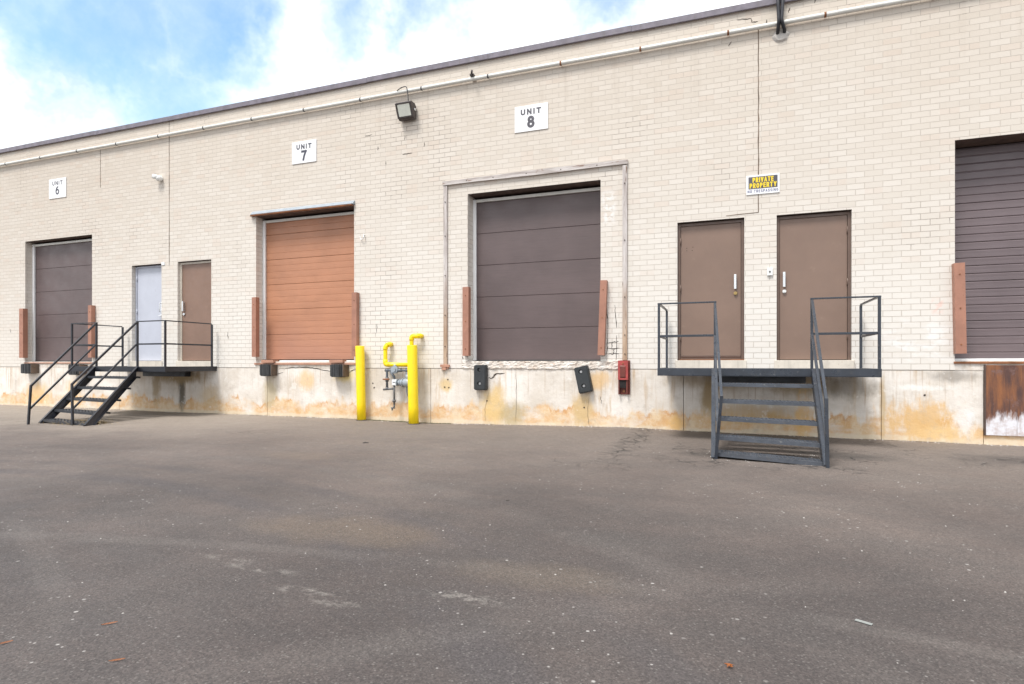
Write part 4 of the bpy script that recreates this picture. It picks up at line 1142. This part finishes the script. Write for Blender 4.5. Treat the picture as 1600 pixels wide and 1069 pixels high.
stair(-12.66, [(-11.35, -2.56), (-10.10, -2.66)], [(-11.365, -2.74), (-10.42, -2.62)], [(-11.36, -2.70, .66), (-10.50, -2.58, .695)], 'stair_black', 'tread_black',
      'black steel stair with landing below the grey and brown doors at left', tr, .03)

# ------------------------------------------------------------------ small things on the ground
def pile(name, m, items, parent=None):
    mb = MB()
    for f in items: f(mb)
    return mb.build(name, m, parent)
random.seed(5)
# gravel crumbs strewn over the yard
mb = MB(); b = mb.b
def pebble(b, x, y, r):
    z = zg(x, y); k = 6; a0 = random.random()*6; h = r*random.uniform(.3, .6)
    ring = [b.verts.new((x+r*random.uniform(.7, 1.2)*math.cos(a0+6.283*i/k), y+r*random.uniform(.7, 1.2)*math.sin(a0+6.283*i/k), z-.001)) for i in range(k)]
    top = [b.verts.new((v.co.x*.55+x*.45, v.co.y*.55+y*.45, z+h*random.uniform(.8, 1.1))) for v in ring]
    b.faces.new(top)
    for i in range(k): b.faces.new((ring[i], ring[(i+1) % k], top[(i+1) % k], top[i]))
cnt = 0
while cnt < 900:
    y = -8.6+random.random()**.9*7.4; x = random.uniform(-10, 5)
    if mn.noise(Vector((x*.5, y*.5, 7))) < -.12 and random.random() < .7: continue
    pebble(b, x, y, random.choice((.003, .003, .004, .005, .007))); cnt += 1
o = mb.build('loose_grit', 'grit'); tag(o, 'pale grit and small stones strewn over the asphalt', 'grit', kind='stuff')
# crumbs under the near stair
mb = MB(); b = mb.b
for _ in range(130): pebble(b, random.uniform(-.25, 1.0), random.uniform(-2.6, -1.9), random.choice((.004, .006, .009)))
o = mb.build('rubble', 'mortar_patch'); tag(o, 'pale crumbs of concrete lying under the right-hand stair', 'rubble', kind='stuff')
# dead grass at the foot of the left stair, moss along the gas service
def blades(cx, cy, sx, sy, n, h, flat=.5):
    for _ in range(n):
        x = random.gauss(cx, sx); y = random.gauss(cy, sy); z = zg(x, y); a = random.random()*6.283; l = h*random.uniform(.4, 1.2); e = random.uniform(.1, flat)
        dx, dy = math.cos(a)*l, math.sin(a)*l; wv = .003
        nx, ny = -math.sin(a)*wv, math.cos(a)*wv
        v = [b.verts.new(q) for q in ((x-nx, y-ny, z), (x+nx, y+ny, z), (x+dx*.6+nx*.6, y+dy*.6+ny*.6, z+l*e), (x+dx*.6-nx*.6, y+dy*.6-ny*.6, z+l*e))]
        t = b.verts.new((x+dx, y+dy, z+l*e*1.1)); b.faces.new(v); b.faces.new((v[3], v[2], t))
mb = MB(); b = mb.b; blades(-10.62, -2.35, .28, .14, 700, .13)
o = mb.build('dead_grass', 'dead_grass', None, ); tag(o, 'dry straw-coloured weeds caught at the foot of the left stair', 'dead grass', kind='stuff')
mb = MB(); b = mb.b
for _ in range(900):
    x = random.choice((random.uniform(-6.3, -5.3), random.uniform(-6.3, -4.6))); y = random.gauss(-.035, .016); pebble(b, x, min(y, -.01), random.choice((.008, .012, .016)))
o = mb.build('moss', 'moss'); tag(o, 'dark moss and debris along the wall foot between the yellow bollards', 'moss', kind='stuff')
mb = MB(); b = mb.b
x = -17.0
while x < 4.5:
    pebble(b, x, -.012-abs(random.gauss(0, .045)), random.choice((.005, .007, .010, .014)))
    x += random.uniform(.006, .035)*(1 if mn.noise(Vector((x*1.3, 0, 4))) > 0 else 3)
o = mb.build('wall_debris', 'mortar_patch'); tag(o, 'flaked concrete crumbs along the foot of the dock wall', 'debris', kind='stuff')

# dark dirt line where the paving has pulled away from the wall
random.seed(21)
x = -16.8
while x < 4.5:
    L_ = random.uniform(.3, 1.3)
    if random.random() < .62:
        q = jag((x, -.012), (x+L_, -.014), 9, .006)
        o = ribbon(q, .020, 'crack', 'paving_gap', bld, plane='ground')
    x += L_+random.uniform(.05, .5)
# leaves
def leaf(x, y, L, wd, ang, m, label, curl=.2, star=False):
    b2 = bmesh.new(); z = zg(x, y)+.004; M = Matrix.Translation((x, y, z)) @ Matrix.Rotation(ang, 4, 'Z')
    if star:
        c = b2.verts.new((0, 0, .012)); R_ = []
        for i in range(20):
            t = 6.283*i/20; r_ = L*(.5 if i % 4 else 1)*(.75 if i % 2 else 1)*random.uniform(.9, 1.1); R_.append(b2.verts.new((r_*math.cos(t), r_*math.sin(t), random.uniform(0, .010))))
        for i in range(20): b2.faces.new((c, R_[i], R_[(i+1) % 20]))
    else:
        n = 9; A = []; B = []
        for i in range(n+1):
            t = i/n; wv = wd*math.sin(math.pi*min(1, t*.97+.02))**.8; zz = curl*L*(t-.5)**2
            yy = .10*L*math.sin(t*3); A.append(b2.verts.new((L*(t-.5), yy+wv, zz+.003))); B.append(b2.verts.new((L*(t-.5), yy-wv, zz)))
        for i in range(n): b2.faces.new((A[i], A[i+1], B[i+1], B[i]))
    bmesh.ops.solidify(b2, geom=b2.faces[:], thickness=.0008)
    mb = MB(); mb._merge(b2, M); o = mb.build('fallen_leaf', m)
    tag(o, label, 'leaf', 'dry leaves on the asphalt')
leaf(0.0, -7.225, .020, .01, .4, 'leaf_orange', 'crumpled orange-brown leaf on asphalt at bottom right of the centre', star=True)
leaf(-2.345, -7.74, .055, .0035, R(50), 'needle', 'curled orange leaf strip, upper of two at bottom left of the yard')
leaf(-2.02, -7.945, .050, .0035, R(42), 'needle', 'orange leaf strip lowest down at bottom left of the yard')
leaf(-2.55, -7.99, .045, .004, R(60), 'needle', 'orange leaf strip cut by the left edge of the photo')
o = MB().box(.485, .548, -6.648, -6.628, zg(.5, -6.6)+.002, zg(.5, -6.6)+.005, .001, Matrix.Translation((.516, -6.638, 0)) @ Matrix.Rotation(R(-28), 4, 'Z') @ Matrix.Translation((-.516, 6.638, 0))).build('paper_scrap', 'paper_scrap')
tag(o, 'small pale scrap lying on the asphalt at lower right', 'litter')
for (x, y, r_, lab) in ((-4.53, -2.75, .035, 'dark lump of asphalt on the yard below the left bollard'), (-1.6, -5.18, .012, 'small dark stone in the middle of the yard')):
    mb = MB(); pebble(mb.b, x, y, r_); pebble(mb.b, x+r_*.8, y+.01, r_*.7); tag(mb.build('stone', 'dark_stone'), lab, 'stone')
print('objects', len(bpy.data.objects))
